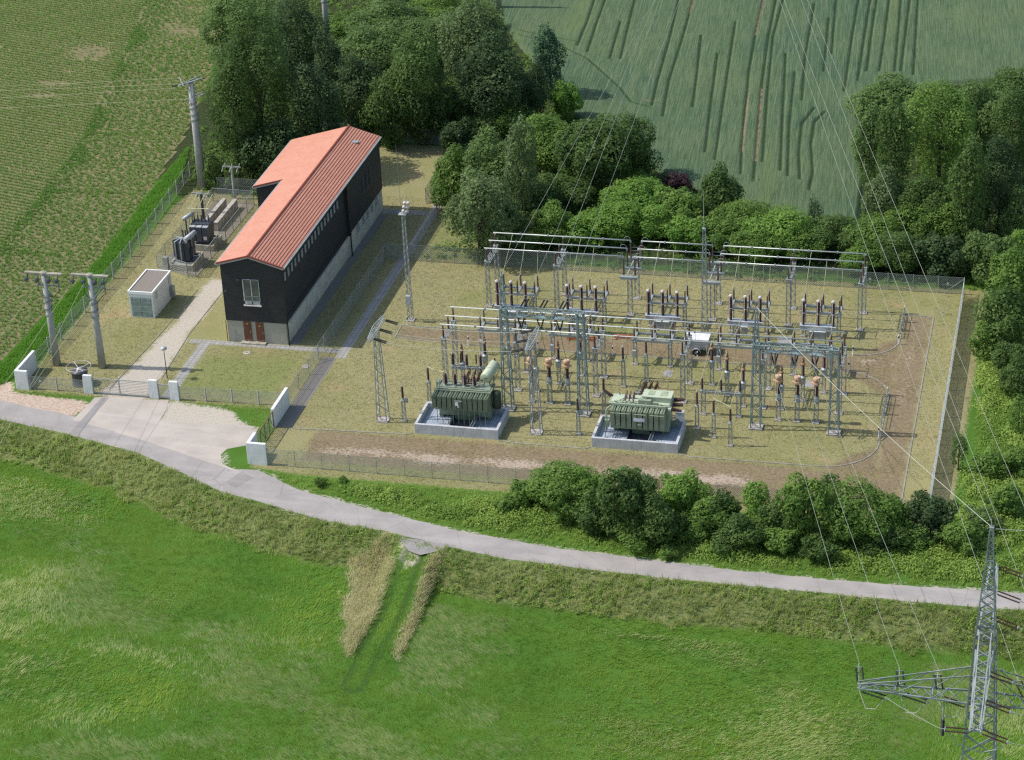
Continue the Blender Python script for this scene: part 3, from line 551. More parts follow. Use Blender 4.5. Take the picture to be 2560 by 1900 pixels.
VERGE = UPR[5:]+[(62, -14), (62, 36), (51.3, 38), (51.2, -9.4), (-6, -9.3), (-12, -9.1)]
x, y = scatter(60000, -16, -20, 64, 40, 15); k = (sd_poly(VERGE, x, y) > .25); x, y = x[k], y[k]
tufts('verge_grass', put(x, y), 7, (.2, .5), .05, .2, GRASS['weed'], vn(x, y, 4, 51)*.75+vn(x, y, 1.1, 57)*.35, (.2, -.1), .4, 25)
x, y = scatter(6000, -43, -2, -13, 3.2, 65); k = np.maximum(sd_poly([(-25, 2.8), (-14, 3.1), (-14, -1.3), (-15.6, -1.6), (-17.3, 1.2), (-22, 2.0)], x, y), sd_poly([(-41.5, 2.6), (-34.6, 2.6), (-35.8, 1.4), (-41, 1.8)], x, y)) > 0
tufts('gate_grass', put(x[k], y[k]), 6, (.06, .2), .05, .2, GRASS['weed'], vn(x[k], y[k], 1.2, 66), (.1, 0), .7, 67)
x, y = scatter(30000, -16, -20, 64, 40, 16); s = sd_poly(VERGE, x, y); k = (s > 1.1) & (vn(x, y, 2.5, 52)*.6+vn(x, y, 7, 53)*.4 > .43); x, y = x[k], y[k]
xx, yy = scatter(7000, 51.5, -13, 66, 37, 68); kk = (vn(xx, yy, 4, 69)*.6+vn(xx, yy, 1.5, 70)*.4 > .47-.004*yy); herbs('rough_weeds', put(xx[kk], yy[kk]), 44, (.35, 1.1), .17, GRASS['weed'], vn(xx[kk], yy[kk], 3, 71)*.6+vn(xx[kk], yy[kk], .8, 72)*.5, 73)
xx, yy = scatter(2600, -2, -19, 60, -9, 61); kk = (sd_poly(VERGE, xx, yy) > 1.6) & (vn(xx, yy, 4, 62) > .35); herbs('tall_weeds', put(xx[kk], yy[kk]), 60, (.5, 1.15), .17, GRASS['weed'], vn(xx[kk], yy[kk], 2, 63), 64)
herbs('verge_weeds', put(x, y), 26, (.2, .6), .15, GRASS['weed'], vn(x, y, 5, 55)*.5+vn(x, y, 1.6, 54)*.5, 26)
STRIP = [(-46.0, 3), (-44.2, 2.5), (-42.3, 7), (-42.3, 25), (-43.2, 40), (-44.3, 56), (-47, 66), (-46.6, 50), (-45.5, 33), (-45.7, 18)]
x, y = scatter(16000, -48, 2, -41, 67, 17); k = sd_poly(STRIP, x, y) > .1; x, y = x[k], y[k]
tufts('field_edge_grass', put(x, y), 9, (.3, .6), .06, .22, GRASS['strip'], .3+.6*vn(x, y, 2, 61), (.2, -.1), .35, 27)
x, y = scatter(150000, -44, -9.5, 51.5, 54, 33); s = sd_poly(LAWN, x, y); k = s > .1
for (a, b, c_, e) in ((-28.5, 15.3, -17, 51), (-0.1, -.1, 8.3, 4.7), (17, -.1, 25.4, 4.7), (-36.6, 19.6, -33.6, 25.3), (-38.2, 29.8, -32.9, 50), (-28.4, 14.8, -11, 15.9), (-12.3, 13, -11, 52.3), (-13.6, -1, -11.9, 14), (-27.2, 2.5, -25.6, 15), (-32.2, 2, -28.4, 30), (-13.9, -8.3, -11.9, -5.8)): k &= ~((x > a) & (x < c_) & (y > b) & (y < e))
k &= ~((y < -1.2) & (y > -6.5) & (vn(x, y, 1.5, 91) > .25)) & ~((x > 43.2) & (x < 46.2) & (vn(x, y, 1.5, 91) > .3)) & ~((y > 18.6) & (y < 22) & (x > -7.4) & (x < 43.4) & (vn(x, y, 1.5, 91) > .45)); x, y = x[k], y[k]
tufts('lawn_grass', put(x, y, 0.0), 4, (.05, .13), .07, .16, GRASS['lawn'], np.clip(vn(x, y, 2.5, 92)*.6+vn(x, y, .7, 93)*.6-.1, 0, 1), (.1, 0), .8, 34)
# rows of young crop, and the headland rows that follow the field edge
P = []; T = []; g = np.random.default_rng(18); ra = R(-14.5); ca, sa = math.cos(ra), math.sin(ra)
for r in np.arange(-60, 220, .75):
    s_ = np.arange(-140, 60, .24); x = -60+s_*ca-r*sa; y = 20+s_*sa+r*ca; x = x+g.normal(0, .05, len(x)); y = y+g.normal(0, .05, len(y))
    P.append(np.stack([x, y], 1))
P = np.concatenate(P); EDGE = [(-45.75, 7.13), (-45.51, 18.26), (-44.85, 33.36), (-46.27, 51.14), (-48.48, 69.55), (-59.08, 119.01)]; EDGE = [(-60, -1)]+EDGE+[(-70, 170)]
de = dist_line(EDGE, P[:, 0], P[:, 1]); sd = sd_poly(CROP, P[:, 0], P[:, 1]); k = (sd > 0) & (de > 10.5+4*vn(P[:, 0], P[:, 1], 6, 3)) & (P[:, 0] > -112) & (P[:, 1] < 150); A = P[k]
B = []
for off in np.arange(.9, 13.5, .75):
    for (x0, y0), (x1, y1) in zip(EDGE[:-1], EDGE[1:]):
        L = math.hypot(x1-x0, y1-y0); nx_, ny_ = -(y1-y0)/L, (x1-x0)/L; s_ = np.arange(0, L, .22); B.append(np.stack([x0+(x1-x0)*s_/L+nx_*off+g.normal(0, .20, len(s_)), y0+(y1-y0)*s_/L+ny_*off+g.normal(0, .20, len(s_))], 1))
B = np.concatenate(B); k = sd_poly(CROP, B[:, 0], B[:, 1]) > 0; B = B[k]
A = np.concatenate([A, B]); lush = smooth(1-np.abs(dist_line(EDGE, A[:, 0], A[:, 1])-13+2*vn(A[:, 0], A[:, 1], 5, 4))/3.2)*.55; bald = vn(A[:, 0], A[:, 1], 8, 71)*.6+vn(A[:, 0]*.4, A[:, 1], 2.4, 72)*.4
near = smooth(1-(A[:, 1]-0)/80.)*.32; k = (bald-lush-near+g.normal(0, .06, len(bald)) < .78) & (A[:, 0] > -118); A = A[k]; lush = lush[k]
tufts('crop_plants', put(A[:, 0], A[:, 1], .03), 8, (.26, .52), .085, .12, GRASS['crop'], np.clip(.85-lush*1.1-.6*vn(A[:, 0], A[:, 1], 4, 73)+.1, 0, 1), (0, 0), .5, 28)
x, y = scatter(26000, -60, -60, 64, 150, 19); s = np.maximum(sd_poly([(-45, 58), (-41, 50.5), (-33, 51), (-33, 71.5), (-14, 71.5), (-10.5, 53), (-7, 40), (47, 39), (64, 42), (64, 105), (33, 97), (34, 56.5), (12, 73), (-1, 82), (-16, 120), (-30, 150), (-58, 130)], x, y), sd_poly([(-10, 37.8), (50, 37.8), (50, 42), (-10, 42)], x, y)); k = s > .3; x, y = x[k], y[k]
herbs('undergrowth', put(x, y), 20, (.3, .8), .22, LEAF['mid'], vn(x, y, 3, 81)*.9, 29)
# ---------------------------------------------------------------- building
def building():
    t = thing('substation_building', 'long black timber clad building with a red tiled roof and pale brick base', 'building', (-21, 33, 0)); ox, oy = -21, 33
    def P(mb, nm, m, par=None, **k):
        mb.v = [(x-ox, y-oy, z) for x, y, z in mb.v]; return mb.build(nm, m, par or t, **k)
    # base
    b = MB(); b.b0(-24.2, 15.92, 0, -17.86, 16.2, 2.42); P(b, 'front_base', M['brick'])
    b = MB(); b.b0(-18.15, 16.2, 0, -17.86, 37.4, 2.06); b.b0(-18.2, 34.85, 2.06, -17.9, 37.4, 3.0); b.b0(-18.2, 37.4, 0, -17.72, 50.4, 2.55); b.b0(-18.2, 50.2, 0, -27.6, 50.4, 2.55); b.b0(-24.2, 16.2, 0, -24.0, 37.2, 2.55); b.b0(-27.6, 37.1, 0, -27.3, 50.2, 2.55); b.b0(-27.6, 37.0, 0, -24.2, 37.2, 2.55); P(b, 'base_wall', M['plinth'])
    # cladding shells, pentagon section; near wing then deep wing
    def shell(xl, zl, xr, zr, y0, y1, zb):
        m = MB(); s = [(xl, zb), (xr, zb), (xr, zr), (-21.1, 9.62), (xl, zl)]
        m.add([(x, y0, z) for x, z in s]+[(x, y1, z) for x, z in s], [(0, 1, 2, 3, 4), (9, 8, 7, 6, 5)]+[(i, i+5, (i+1) % 5+5, (i+1) % 5) for i in (0, 1, 4)]); return m
    m = shell(-24.28, 8.68, -17.78, 8.68, 15.86, 37.2, 2.42); P(m, 'timber_cladding', M['cladding'])
    m = shell(-27.75, 7.72, -17.64, 8.62, 37.2, 50.45, 2.55); P(m, 'timber_cladding', M['cladding'])
    m = MB(); m.b0(-17.80, 16.0, 3.02, -17.74, 37.2, 3.12); P(m, 'cladding_edge', M['black'])
    # roof: thick slopes
    def slope(m, x0, z0, x1, z1, y0, y1, th=.14):
        vs = [(x0, y0, z0), (x1, y0, z1), (x1, y1, z1), (x0, y1, z0)]; m.add(vs+[(x, y, z-th) for x, y, z in vs], [(0, 1, 2, 3) if x1 > x0 else (3, 2, 1, 0), (7, 6, 5, 4) if x1 > x0 else (4, 5, 6, 7), (0, 4, 5, 1), (1, 5, 6, 2), (2, 6, 7, 3), (3, 7, 4, 0)])
    k = .288
    m = MB(); slope(m, -21.1, 9.92, -17.48, 9.92-.30*3.62, 15.62, 50.62); slope(m, -24.6, 9.92-k*3.5, -21.1, 9.92, 15.62, 37.0); slope(m, -28.05, 9.92-k*6.95, -21.1, 9.92, 37.0, 50.62); roof = P(m, 'roof', M['tiles'])
    m = MB(); m.tube((-21.1, 15.55, 9.93), (-21.1, 50.68, 9.93), .13, 8); P(m, 'ridge_cap', plain('ridge_tile', (.30, .085, .05), .8, .2, 4.0), roof)
    seam = plain('tile_seam', (.38, .155, .10), .85, .2, 3.0); m = MB()
    for i in range(11):
        x = -20.75+i*.31; m.bar((x, 15.6, 9.95-.30*(x+21.1)), (x, 50.6, 9.95-.30*(x+21.1)), .05, .05)
    P(m, 'roof_seam', seam, roof)
    m = MB(); z = 9.92-.30*1.85; m.box(-19.4, 47.2, z+.1, .75, .62, .10); P(m, 'roof_hatch', M['galv_dark'], roof)
    fas = plain('fascia_board', (.34, .335, .33), .7, .12, 2.0)
    for (xa, za, xb, zb, y) in ((-24.6, 9.92-k*3.5, -21.1, 9.92, 15.60), (-21.1, 9.92, -17.48, 8.834, 15.60), (-28.05, 7.92, -24.6, 8.91, 36.98), (-28.05, 7.92, -21.1, 9.92, 50.64), (-21.1, 9.92, -17.48, 8.834, 50.64)):
        m = MB(); m.bar((xa, y, za-.16), (xb, y, zb-.16), .05, .18); P(m, 'verge_board', fas, roof)
    vt = plain('verge_tile', (.26, .075, .05), .8, .3, 6.0)
    for (xa, za, xb, zb, y) in ((-24.6, 9.92-k*3.5, -21.1, 9.92, 15.59), (-21.1, 9.92, -17.48, 8.834, 15.59), (-28.05, 7.92, -24.6, 8.91, 36.97)): m = MB(); m.bar((xa, y, za), (xb, y, zb), .12, .16); P(m, 'verge_tile', vt, roof)
    gut = plain('gutter_metal', (.40, .43, .42), .5, .1, 1.0, .2)
    for (x, z, y0, y1) in ((-17.40, 8.72, 15.6, 50.6), (-24.68, 8.80, 15.6, 37.0), (-28.12, 7.80, 37.0, 50.6)):
        m = MB(); m.prof((x, y0, z), (x, y1, z), [(0, .09), (abs(y1-y0), .09)], 8); P(m, 'gutter', gut, roof)
    m = MB(); m.tube((-17.62, 15.75, 8.65), (-17.62, 15.75, 0), .07); P(m, 'downpipe', M['black'])
    m = MB(); m.tube((-17.52, 37.55, 8.6), (-17.52, 37.55, 0), .08); m.b0(-17.68, 37.25, 2.5, -17.45, 37.7, 8.4); P(m, 'downpipe', M['black'])
    m = MB(); m.tube((-24.3, 15.8, 2.4), (-24.3, 15.8, 0), .05); P(m, 'downpipe', M['rust'])
    # doors
    for x0, x1, mk in ((-22.45, -21.62, 0), (-21.13, -20.30, 1)):
        d = MB(); d.b0(x0, 15.85, .22, x1, 15.93, 2.36); o = P(d, 'door', M['brown_door'])
        d = MB(); d.b0(x0, 15.83, .22, x1, 15.86, .38); P(d, 'kick_plate', plain('door_plate', (.22, .11, .08), .5), o)
        d = MB(); d.box(x1-.1, 15.82, 1.2, .06, .06, .14); P(d, 'handle', M['galv'], o)
        d = MB(); cx = (x0+x1)/2
        if mk: d.add([(cx-.1, 15.845, 1.9), (cx+.1, 15.845, 1.9), (cx, 15.845, 2.08), (cx-.1, 15.84, 1.9), (cx+.1, 15.84, 1.9), (cx, 15.84, 2.08)], [(3, 4, 5), (0, 3, 5, 2), (1, 2, 5, 4), (0, 1, 4, 3)])
        else: d.box(cx, 15.84, 2.12, .18, .02, .06)
        P(d, 'warning_sign', M['yellow'], o)
    d = MB(); d.b0(-22.75, 15.35, 0, -20.1, 15.9, .17); P(d, 'door_step', M['concrete_old'])
    # front window with a railing inside the opening
    w = MB(); w.b0(-22.05, 15.84, 4.36, -20.3, 15.9, 7.2); o = P(w, 'window', M['glass'])
    w = MB()
    for x, q in ((-22.0, .06), (-21.15, .05), (-20.33, .025)): w.b0(x-q, 15.78, 4.36, x+q, 15.88, 7.2)
    w.b0(-22.05, 15.78, 4.42, -20.3, 15.87, 4.78); w.b0(-22.05, 15.78, 7.17, -20.3, 15.88, 7.21); P(w, 'window_frame', plain('grey_window_frame', (.42, .43, .43), .5), o)
    w = MB(); w.b0(-22.12, 15.68, 4.24, -20.22, 15.88, 4.34); P(w, 'window_sill', plain('window_sill_metal', (.55, .52, .50), .5), o)
    w = MB(); w.bar((-21.95, 15.76, 5.35), (-20.38, 15.76, 5.35), .03)
    for i in range(17): w.bar((-21.93+i*.096, 15.76, 4.85), (-21.93+i*.096, 15.76, 5.35), .02)
    P(w, 'railing', M['galv'], o)
    w = MB(); w.box(-22.55, 15.84, 7.08, .45, .04, .2); P(w, 'name_plate', plain('dull_plate', (.07, .075, .085), .5))
    w = MB(); w.box(-24.0, 15.84, 5.7, .22, .04, .2); P(w, 'name_plate', plain('dull_plate_b', (.08, .085, .09), .5))
    # 17 small upper windows
    grid = plain('pale_window_bars', (.40, .42, .42), .6, .1, 3.0)
    for i in range(17):
        y = 16.62+i*1.12; w = MB(); w.b0(-17.78, y-.20, 7.0, -17.72, y+.20, 7.86); o = P(w, 'upper_window', M['glass'])
        w = MB()
        for j in range(5): w.b0(-17.73, y-.2, 6.99+j*.21, -17.69, y+.2, 7.03+j*.21)
        for e in (-.2, 0, .2): w.b0(-17.73, y+e-.018, 6.99, -17.695, y+e+.018, 7.86)
        P(w, 'window_bars', grid, o)
    # base window band
    for i in range(19):
        y = 16.62+i*.965; w = MB(); w.b0(-18.0, y-.46, 2.08, -17.86, y+.46, 3.0); o = P(w, 'base_window', M['glass'])
        w = MB()
        for j in range(6): w.b0(-17.87, y-.40, 2.12+j*.165, -17.83, y+.40, 2.17+j*.165)
        for e in (-.42, 0, .42): w.b0(-17.87, y+e-.03, 2.06, -17.82, y+e+.03, 3.02)
        P(w, 'window_bars', grid, o)
    for y in (40.8, 42.9, 44.5, 46.2, 48.0):
        w = MB(); w.b0(-17.74, y-.42, 1.45, -17.69, y+.42, 2.35); o = P(w, 'base_window', M['glass']); w = MB()
        for j in range(6): w.b0(-17.70, y-.42, 1.47+j*.165, -17.66, y+.42, 1.51+j*.165)
        for e in (-.42, 0, .42): w.b0(-17.70, y+e-.03, 1.45, -17.65, y+e+.03, 2.35)
        P(w, 'window_bars', grid, o)
    for y in (43.5, 44.9, 46.3):
        w = MB(); w.b0(-17.66, y-.35, 5.1, -17.6, y+.35, 6.75); o = P(w, 'side_window', plain('dark_window', (.035, .04, .05), .6, .2, 1.0, 0, .15)); w = MB()
        for z in (5.1, 6.72): w.b0(-17.62, y-.38, z-.03, -17.57, y+.38, z+.03)
        P(w, 'window_frame', plain('dull_frame', (.11, .115, .125), .5), o)
    w = MB(); w.b0(-26.6, 37.12, 2.9, -26.3, 37.18, 4.4); P(w, 'side_window', M['glass'])
    w = MB(); w.b0(-25.3, 37.1, 3.4, -24.9, 37.16, 4.3); P(w, 'window_frame', M['white'])
building()

# ---------------------------------------------------------------- white walls and gates
def wall(name, label, pts, h, cat='wall', cap=.06):
    cx, cy = pts[0]; t = thing(name, label, cat, (cx, cy, 0)); mb = MB(); mb.poly([(x-cx, y-cy) for x, y in pts], -.1, h); o = mb.build('wall', M['white_wall'], t)
    md = o.modifiers.new('bevel', 'BEVEL'); md.width = .025; md.segments = 1
    return t
wall('corner_wall', 'white L shaped corner wall beside the twin concrete poles at the field edge', [(-41.95, 2.65), (-40.6, 2.65), (-40.6, 2.95), (-41.62, 2.95), (-41.62, 7.15), (-41.95, 7.15)], 2.06)
wall('corner_wall', 'white L shaped wall at the road junction holding the dark swing gate', [(-13.9, -8.05), (-12.0, -8.05), (-12.0, -7.72), (-13.55, -7.72), (-13.55, -5.95), (-13.9, -5.95)], 2.25)
wall('slab_wall', 'long white slab wall between the gravel forecourt and the yard', [(-13.9, -.95), (-13.57, -.95), (-13.57, 3.5), (-13.9, 3.5)], 2.0)
for x, lab in ((-34.25, 'white gate pillar in front of the dark cable drum'), (-27.36, 'white gate pillar at the right end of the wide barred gate'), (-25.22, 'white gate pillar on the right side of the small path gate')):
    wall('gate_pillar', lab, [(x-.46, 2.78), (x+.46, 2.78), (x+.46, 3.08), (x-.46, 3.08)], 2.04, 'gate pillar')
def bargate(name, lab, x0, x1, y, h, posts, bars):
    t = thing(name, lab, 'gate', (x0, y, 0)); m = MB(); L = x1-x0
    m.bar((0, 0, h), (L, 0, h), .07); m.bar((0, 0, .15), (L, 0, .15), .09)
    for p in posts: m.bar((p*L, 0, .1), (p*L, 0, h), .10)
    m.build('gate_frame', M['galv'], t); m = MB()
    for i in range(bars): z = .15+(h-.15)*(i+1)/(bars+1); m.bar((0, 0, z), (L, 0, z), .028)
    m.build('gate_bars', M['galv'], t)
bargate('sliding_gate', 'wide grey barred gate between white pillars at the gravel drive', -33.76, -27.84, 2.93, 1.72, (0, .47, 1), 8)
bargate('path_gate', 'small wire panel gate between two white pillars at the garden path', -26.88, -25.70, 2.93, 1.6, (0, 1), 10)
def swing_gate():
    t = thing('swing_gate', 'dark open steel gate with diagonal braces between the white walls', 'gate', (-13.72, -.98, 0)); m = MB(); L = 4.9
    for z in (.15, 1.75): m.bar((0, 0, z), (0, -L, z), .07)
    for f in (0, .25, .5, .75, 1): m.bar((0, -f*L, .1), (0, -f*L, 1.78), .07)
    for a, b in ((0, .25), (.5, .25), (.5, .75), (1, .75)): m.bar((0, -a*L, .15), (0, -b*L, 1.75), .04)
    m.build('gate_frame', M['rib_steel'], t)
    m = MB(); m.face([(0, 0, .15), (0, -L, .15), (0, -L, 1.75), (0, 0, 1.75)]); m.build('mesh_panel', M['chainlink'], t)
swing_gate()

# ---------------------------------------------------------------- fences
def fence(label, pts, h, post='steel', spacing=2.62, mat='chainlink', rail=False, signs=(), braces=(), name='wire_fence', panel0=.08, pr=.035, real=False):
    x0, y0 = pts[0]; t = thing(name, label, 'fence', (x0, y0, 0)); pn = MB(); first = None
    for (a, b), (c, d) in zip(pts[:-1], pts[1:]):
        pn.face([(a-x0, b-y0, panel0), (c-x0, d-y0, panel0), (c-x0, d-y0, h-.05), (a-x0, b-y0, h-.05)])
    if real:        # wires woven one by one: a fence that is looked along
        pn = MB(); (a, b), (c, d) = pts; L = d-b; sg = 1 if L > 0 else -1; q = .065; H = h-.05
        for i in range(int((abs(L)-H)/q)):
            y_ = sg*i*q; pn.bar((0, y_, .05), (0, y_+sg*H, H+.05), .012); pn.bar((.012, y_+sg*H, .05), (.012, y_, H+.05), .012)
        pn.build('mesh_panel', plain('zinc_wire', (.70, .72, .69), .5, .1, 1.0, .2), t)
    else: pn.build('mesh_panel', M[mat], t)
    w = MB()
    for (a, b), (c, d) in zip(pts[:-1], pts[1:]):
        for z in ((h-.05, h*.5, .1) if not rail else (h-.05, .1)): w.bar((a-x0, b-y0, z), (c-x0, d-y0, z), .045 if rail and z > 1 else .018)
    w.build('tension_wire' if not rail else 'top_rail', M['galv'], t)
    pl = []
    for (a, b), (c, d) in zip(pts[:-1], pts[1:]):
        L = math.hypot(c-a, d-b); k = max(1, round(L/spacing)); pl += [(a+(c-a)*i/k, b+(d-b)*i/k) for i in range(k)]
    pl.append(pts[-1]); me = None
    for (x, y) in pl:
        if me is None:
            m = MB()
            if post == 'concrete': m.prof((0, 0, 0), (0, 0, h+.05), [(0, .095), (h, .08), (h+.05, .06)], 4)
            else: m.tube((0, 0, 0), (0, 0, h+.02), pr, 6)
            o = m.build('post', M['pole'] if post == 'concrete' else (M['galv'] if post == 'steel' else M['rib_steel']), t); me = o.data
        else: o = bpy.data.objects.new('post', me); COL.objects.link(o); o.parent = t
        o.location = (x-x0, y-y0, 0)
    for (x, y, dx, dy) in braces:
        m = MB(); m.bar((x-x0, y-y0, h*.92), (x-x0+dx, y-y0+dy, .05), .05); m.build('brace', M['galv'], t)
    for (x, y, z) in signs:
        m = MB(); q = .17; X, Y = x-x0, y-y0-.03; m.add([(X-q, Y, z), (X+q, Y, z), (X, Y, z+1.75*q), (X-q, Y+.01, z), (X+q, Y+.01, z), (X, Y+.01, z+1.75*q)], [(0, 1, 2), (5, 4, 3), (0, 3, 4, 1), (1, 4, 5, 2), (2, 5, 3, 0)])
        m.build('warning_sign', M['whitecap'], t)
    return t
fence('wire mesh fence with concrete posts along the crop field edge', [(-41.72, 7.2), (-41.75, 20), (-42.05, 34), (-42.5, 43), (-43.45, 56.6)], 1.82, 'concrete', 2.92)
fence('short wire fence with one concrete post beside the corner wall', [(-40.55, 2.93), (-34.75, 2.93)], 1.45, 'concrete', 2.7, signs=((-39.4, 2.93, .9),))
fence('low wire fence with concrete posts in front of the green lawn', [(-24.75, 3.0), (-13.95, 3.3)], 1.5, 'concrete', 2.6)
fence('wire fence with thin steel posts running beside the slab path', [(-13.72, 3.6), (-13.7, 13.2), (-13.7, 15.2), (-13.66, 37.25)], 1.78, 'steel', 2.95, braces=((-13.7, 13.2, 0, -1.2), (-13.7, 15.2, 0, 1.2), (-13.66, 37.25, 0, -1.8), (-13.66, 37.25, 1.7, 0)))
fence('tall dark mesh fence along the back of the switchyard', [(-13.66, 37.25), (48.66, 37.2)], 1.95, 'steel', 2.6, 'chainlink_dark', braces=((48.66, 37.2, -2.0, 0),), signs=tuple((x, 37.2, 1.05) for x in (-2.0, 6.3, 14.5, 24.0, 31.2, 39.0, 47.0)))
fence('long straight mesh fence seen end on along the right of the switchyard', [(48.66, 37.2), (48.62, -7.9)], 1.95, 'steel', 2.65, pr=.045, real=True)
fence('wire fence with thin posts along the front of the switchyard', [(-11.95, -7.92), (48.62, -7.9)], 1.78, 'steel', 2.63, signs=((-8.6, -7.9, .9), (33, -7.9, .9), (44.4, -7.9, .9)))
fence('dark wire fence in shade under the trees behind the building', [(-32.4, 71.0), (-24, 70.1), (-13.6, 69.6), (-13.2, 52.5)], 1.95, 'steel', 2.6, 'chainlink_dark', signs=((-20.2, 69.9, 1.1),), braces=((-13.2, 52.5, 0, 1.6),))
fence('low pale wire screen fence at the far end of the slab path', [(-12.4, 53.4), (-11.0, 49.4), (-11.0, 38.5)], 1.5, 'steel', 2.7)
fence('rail topped mesh enclosure fence around the two small dark transformers', [(-33.0, 49.55), (-32.95, 29.9), (-33.85, 29.85), (-36.45, 31.1)], 1.75, 'brown', 2.6, rail=True)
fence('mesh fence on the field side of the small dark transformers', [(-38.1, 49.8), (-38.1, 31.7), (-36.6, 31.1)], 1.72, 'steel', 2.7)
fence('crossed brace mesh fence behind the old concrete beams', [(-38.1, 49.8), (-33.0, 49.55)], 1.75, 'steel', 2.6, rail=True)
fence('taller mesh fence with crossed braces at the foot of the dark trees', [(-38.4, 52.3), (-28.2, 52.4)], 2.0, 'steel', 2.6, braces=((-38.4, 52.3, 2.4, 0), (-35.8, 52.3, -2.4, 0)))

# ---------------------------------------------------------------- left compound furniture
def kiosk():
    t = thing('kiosk_substation', 'white flat roofed kiosk substation with grey green louvre doors and gravel roof', 'kiosk', (-36.5, 19.75, 0)); w, d, h = 2.72, 5.4, 3.0
    m = MB(); m.b0(0, 0, 0, w, d, h-.16); o = m.build('walls', M['white_wall'], t)
    m = MB(); m.b0(-.04, -.04, h-.30, w+.04, .10, h); m.b0(-.04, d-.10, h-.30, w+.04, d+.04, h); m.b0(-.04, .10, h-.30, .10, d-.10, h); m.b0(w-.10, .10, h-.30, w+.04, d-.10, h); m.build('roof_rim', M['white'], t)
    m = MB(); m.b0(.10, .10, h-.28, w-.10, d-.10, h-.09); m.build('gravel_roof', M['gravel_roof'], t)
    gd = plain('grey_green_door', (.23, .29, .26), .5, .08, 2.0)
    for x0 in (.22, 1.37):
        m = MB(); m.b0(x0, -.035, .12, x0+1.13, .0, 2.32); dd = m.build('door', gd, t)
        m = MB()
        for zz in (.2, 1.68):
            for j in range(7): m.b0(x0+.05, -.06, zz+j*.08, x0+1.08, -.034, zz+j*.08+.045)
        m.build('louvre', plain('louvre_metal', (.26, .32, .29), .5), dd)
        m = MB(); m.box(x0+(1.02 if x0 < 1 else .11), -.06, 1.2, .05, .05, .18); m.build('handle', M['galv'], dd)
    m = MB(); x = 1.9; m.add([(x-.1, -.045, 1.3), (x+.1, -.045, 1.3), (x, -.045, 1.47)], [(0, 1, 2)]); m.build('warning_sign', M['whitecap'], t)
    for y in (.75, 4.5):
        m = MB(); m.b0(w, y, 1.85, w+.03, y+.6, 2.6); m.build('vent', M['grey_metal'], t)
    m = MB(); m.b0(w+.02, 4.55, .3, w+.42, 5.1, 1.5); m.build('meter_box', M['galv'], t)
kiosk()
def drum():
    t = thing('cable_drum', 'dark cable drum with a large white spoked wheel behind the gate pillar', 'cable drum', (-35.9, 4.7, 0))
    m = MB(); m.prof((0, 0, 0), (0, 0, 1.5), [(0, .85), (.08, .85), (.1, .80), (1.4, .80), (1.42, .86), (1.5, .86)], 24); m.build('drum', M['slate'], t, True)
    m = MB()
    for i in range(16):
        a = math.pi*i/8; b = a+math.pi/8; m.tube((1.25*math.cos(a), 1.25*math.sin(a), 1.95), (1.25*math.cos(b), 1.25*math.sin(b), 1.95), .025, 5)
    for i in range(8):
        a = math.pi*i/4; m.bar((.1*math.cos(a), .1*math.sin(a), 1.7), ((1.25 if i % 2 else .8)*math.cos(a), (1.25 if i % 2 else .8)*math.sin(a), 1.94 if i % 2 else 1.55), .05)
    m.prof((0, 0, 1.5), (0, 0, 1.8), [(0, .3), (.2, .25), (.3, .1)], 10); m.build('wheel', M['whitecap'], t)
drum()
def conc_pole(label, x, y, h, arm, r0=.41, r1=.25, sw=True, name='concrete_pole'):
    t = thing(name, label, 'utility pole', (x, y, 0)); m = MB(); m.prof((0, 0, -.2), (0, 0, h), [(0, r0), (h+.2, r1)], 16); m.build('pole', M['pole'], t, True)
    m = MB()
    for z in (h-4.6, h-3.9, h-3.1, h-2.5): m.prof((0, 0, z), (0, 0, z+.16), [(0, r1+.17), (.16, r1+.15)], 12)
    m.build('collar', M['galv_dark'], t)
    return t
def pole_head(t, h):
    m = MB(); m.bar((-1.95, 0, h+.02), (1.95, 0, h+.02), .36, .16); m.bar((-1.0, 0, h-.1), (1.0, 0, h-.1), .3, .16); m.prof((0, 0, h), (0, 0, h+.28), [(0, .34), (.16, .34), (.28, .12)], 10); m.build('crossarm', M['concrete_old'], t)
    m = MB()
    for x in (-1.65, -.5, .75, 1.6): m.tube((x, -.05, h-.05), (x-.1, -.25, h-.45), .06, 8); m.prof((x-.1, -.25, h-.42), (x-.18, -.5, h-.85), [(0, .12), (.12, .26), (.3, .22), (.48, .08)], 8)
    m.build('insulator', M['slate'], t)
    m = MB(); m.bar((-.9, .1, h-1.35), (1.5, .1, h-1.35), .12); m.bar((.3, .1, h-2.4), (1.3, .1, h-1.35), .07)
    for x in (-.7, .9, 1.4): m.tube((x, .1, h-1.3), (x, .1, h-.8), .05, 6)
    m.build('switch_bracket', M['galv_dark'], t)
    m = MB(); m.path([(1.35, .1, h-1.35), (1.45, .15, h-1.9), (1.0, .1, h-2.3), (.5, 0, h-2.9), (.34, 0, h-4)], .035); m.path([(-.7, .1, h-1.35), (-.8, 0, h-1.8), (-.4, 0, h-2.6)], .03); m.build('cable_tail', M['black'], t)
for x, y, lab in ((-39.95, 8.2, 'left one of two round concrete poles with switch crossarms by the corner wall'), (-35.1, 8.4, 'right one of two round concrete poles with switch crossarms, near the cable drum')):
    t = conc_pole(lab, x, y, 10.25, 0); pole_head(t, 10.25)
t = conc_pole('tall tapering concrete pole at the edge of the dark trees', -40.7, 53.3, 13.2, 0, .55, .33)
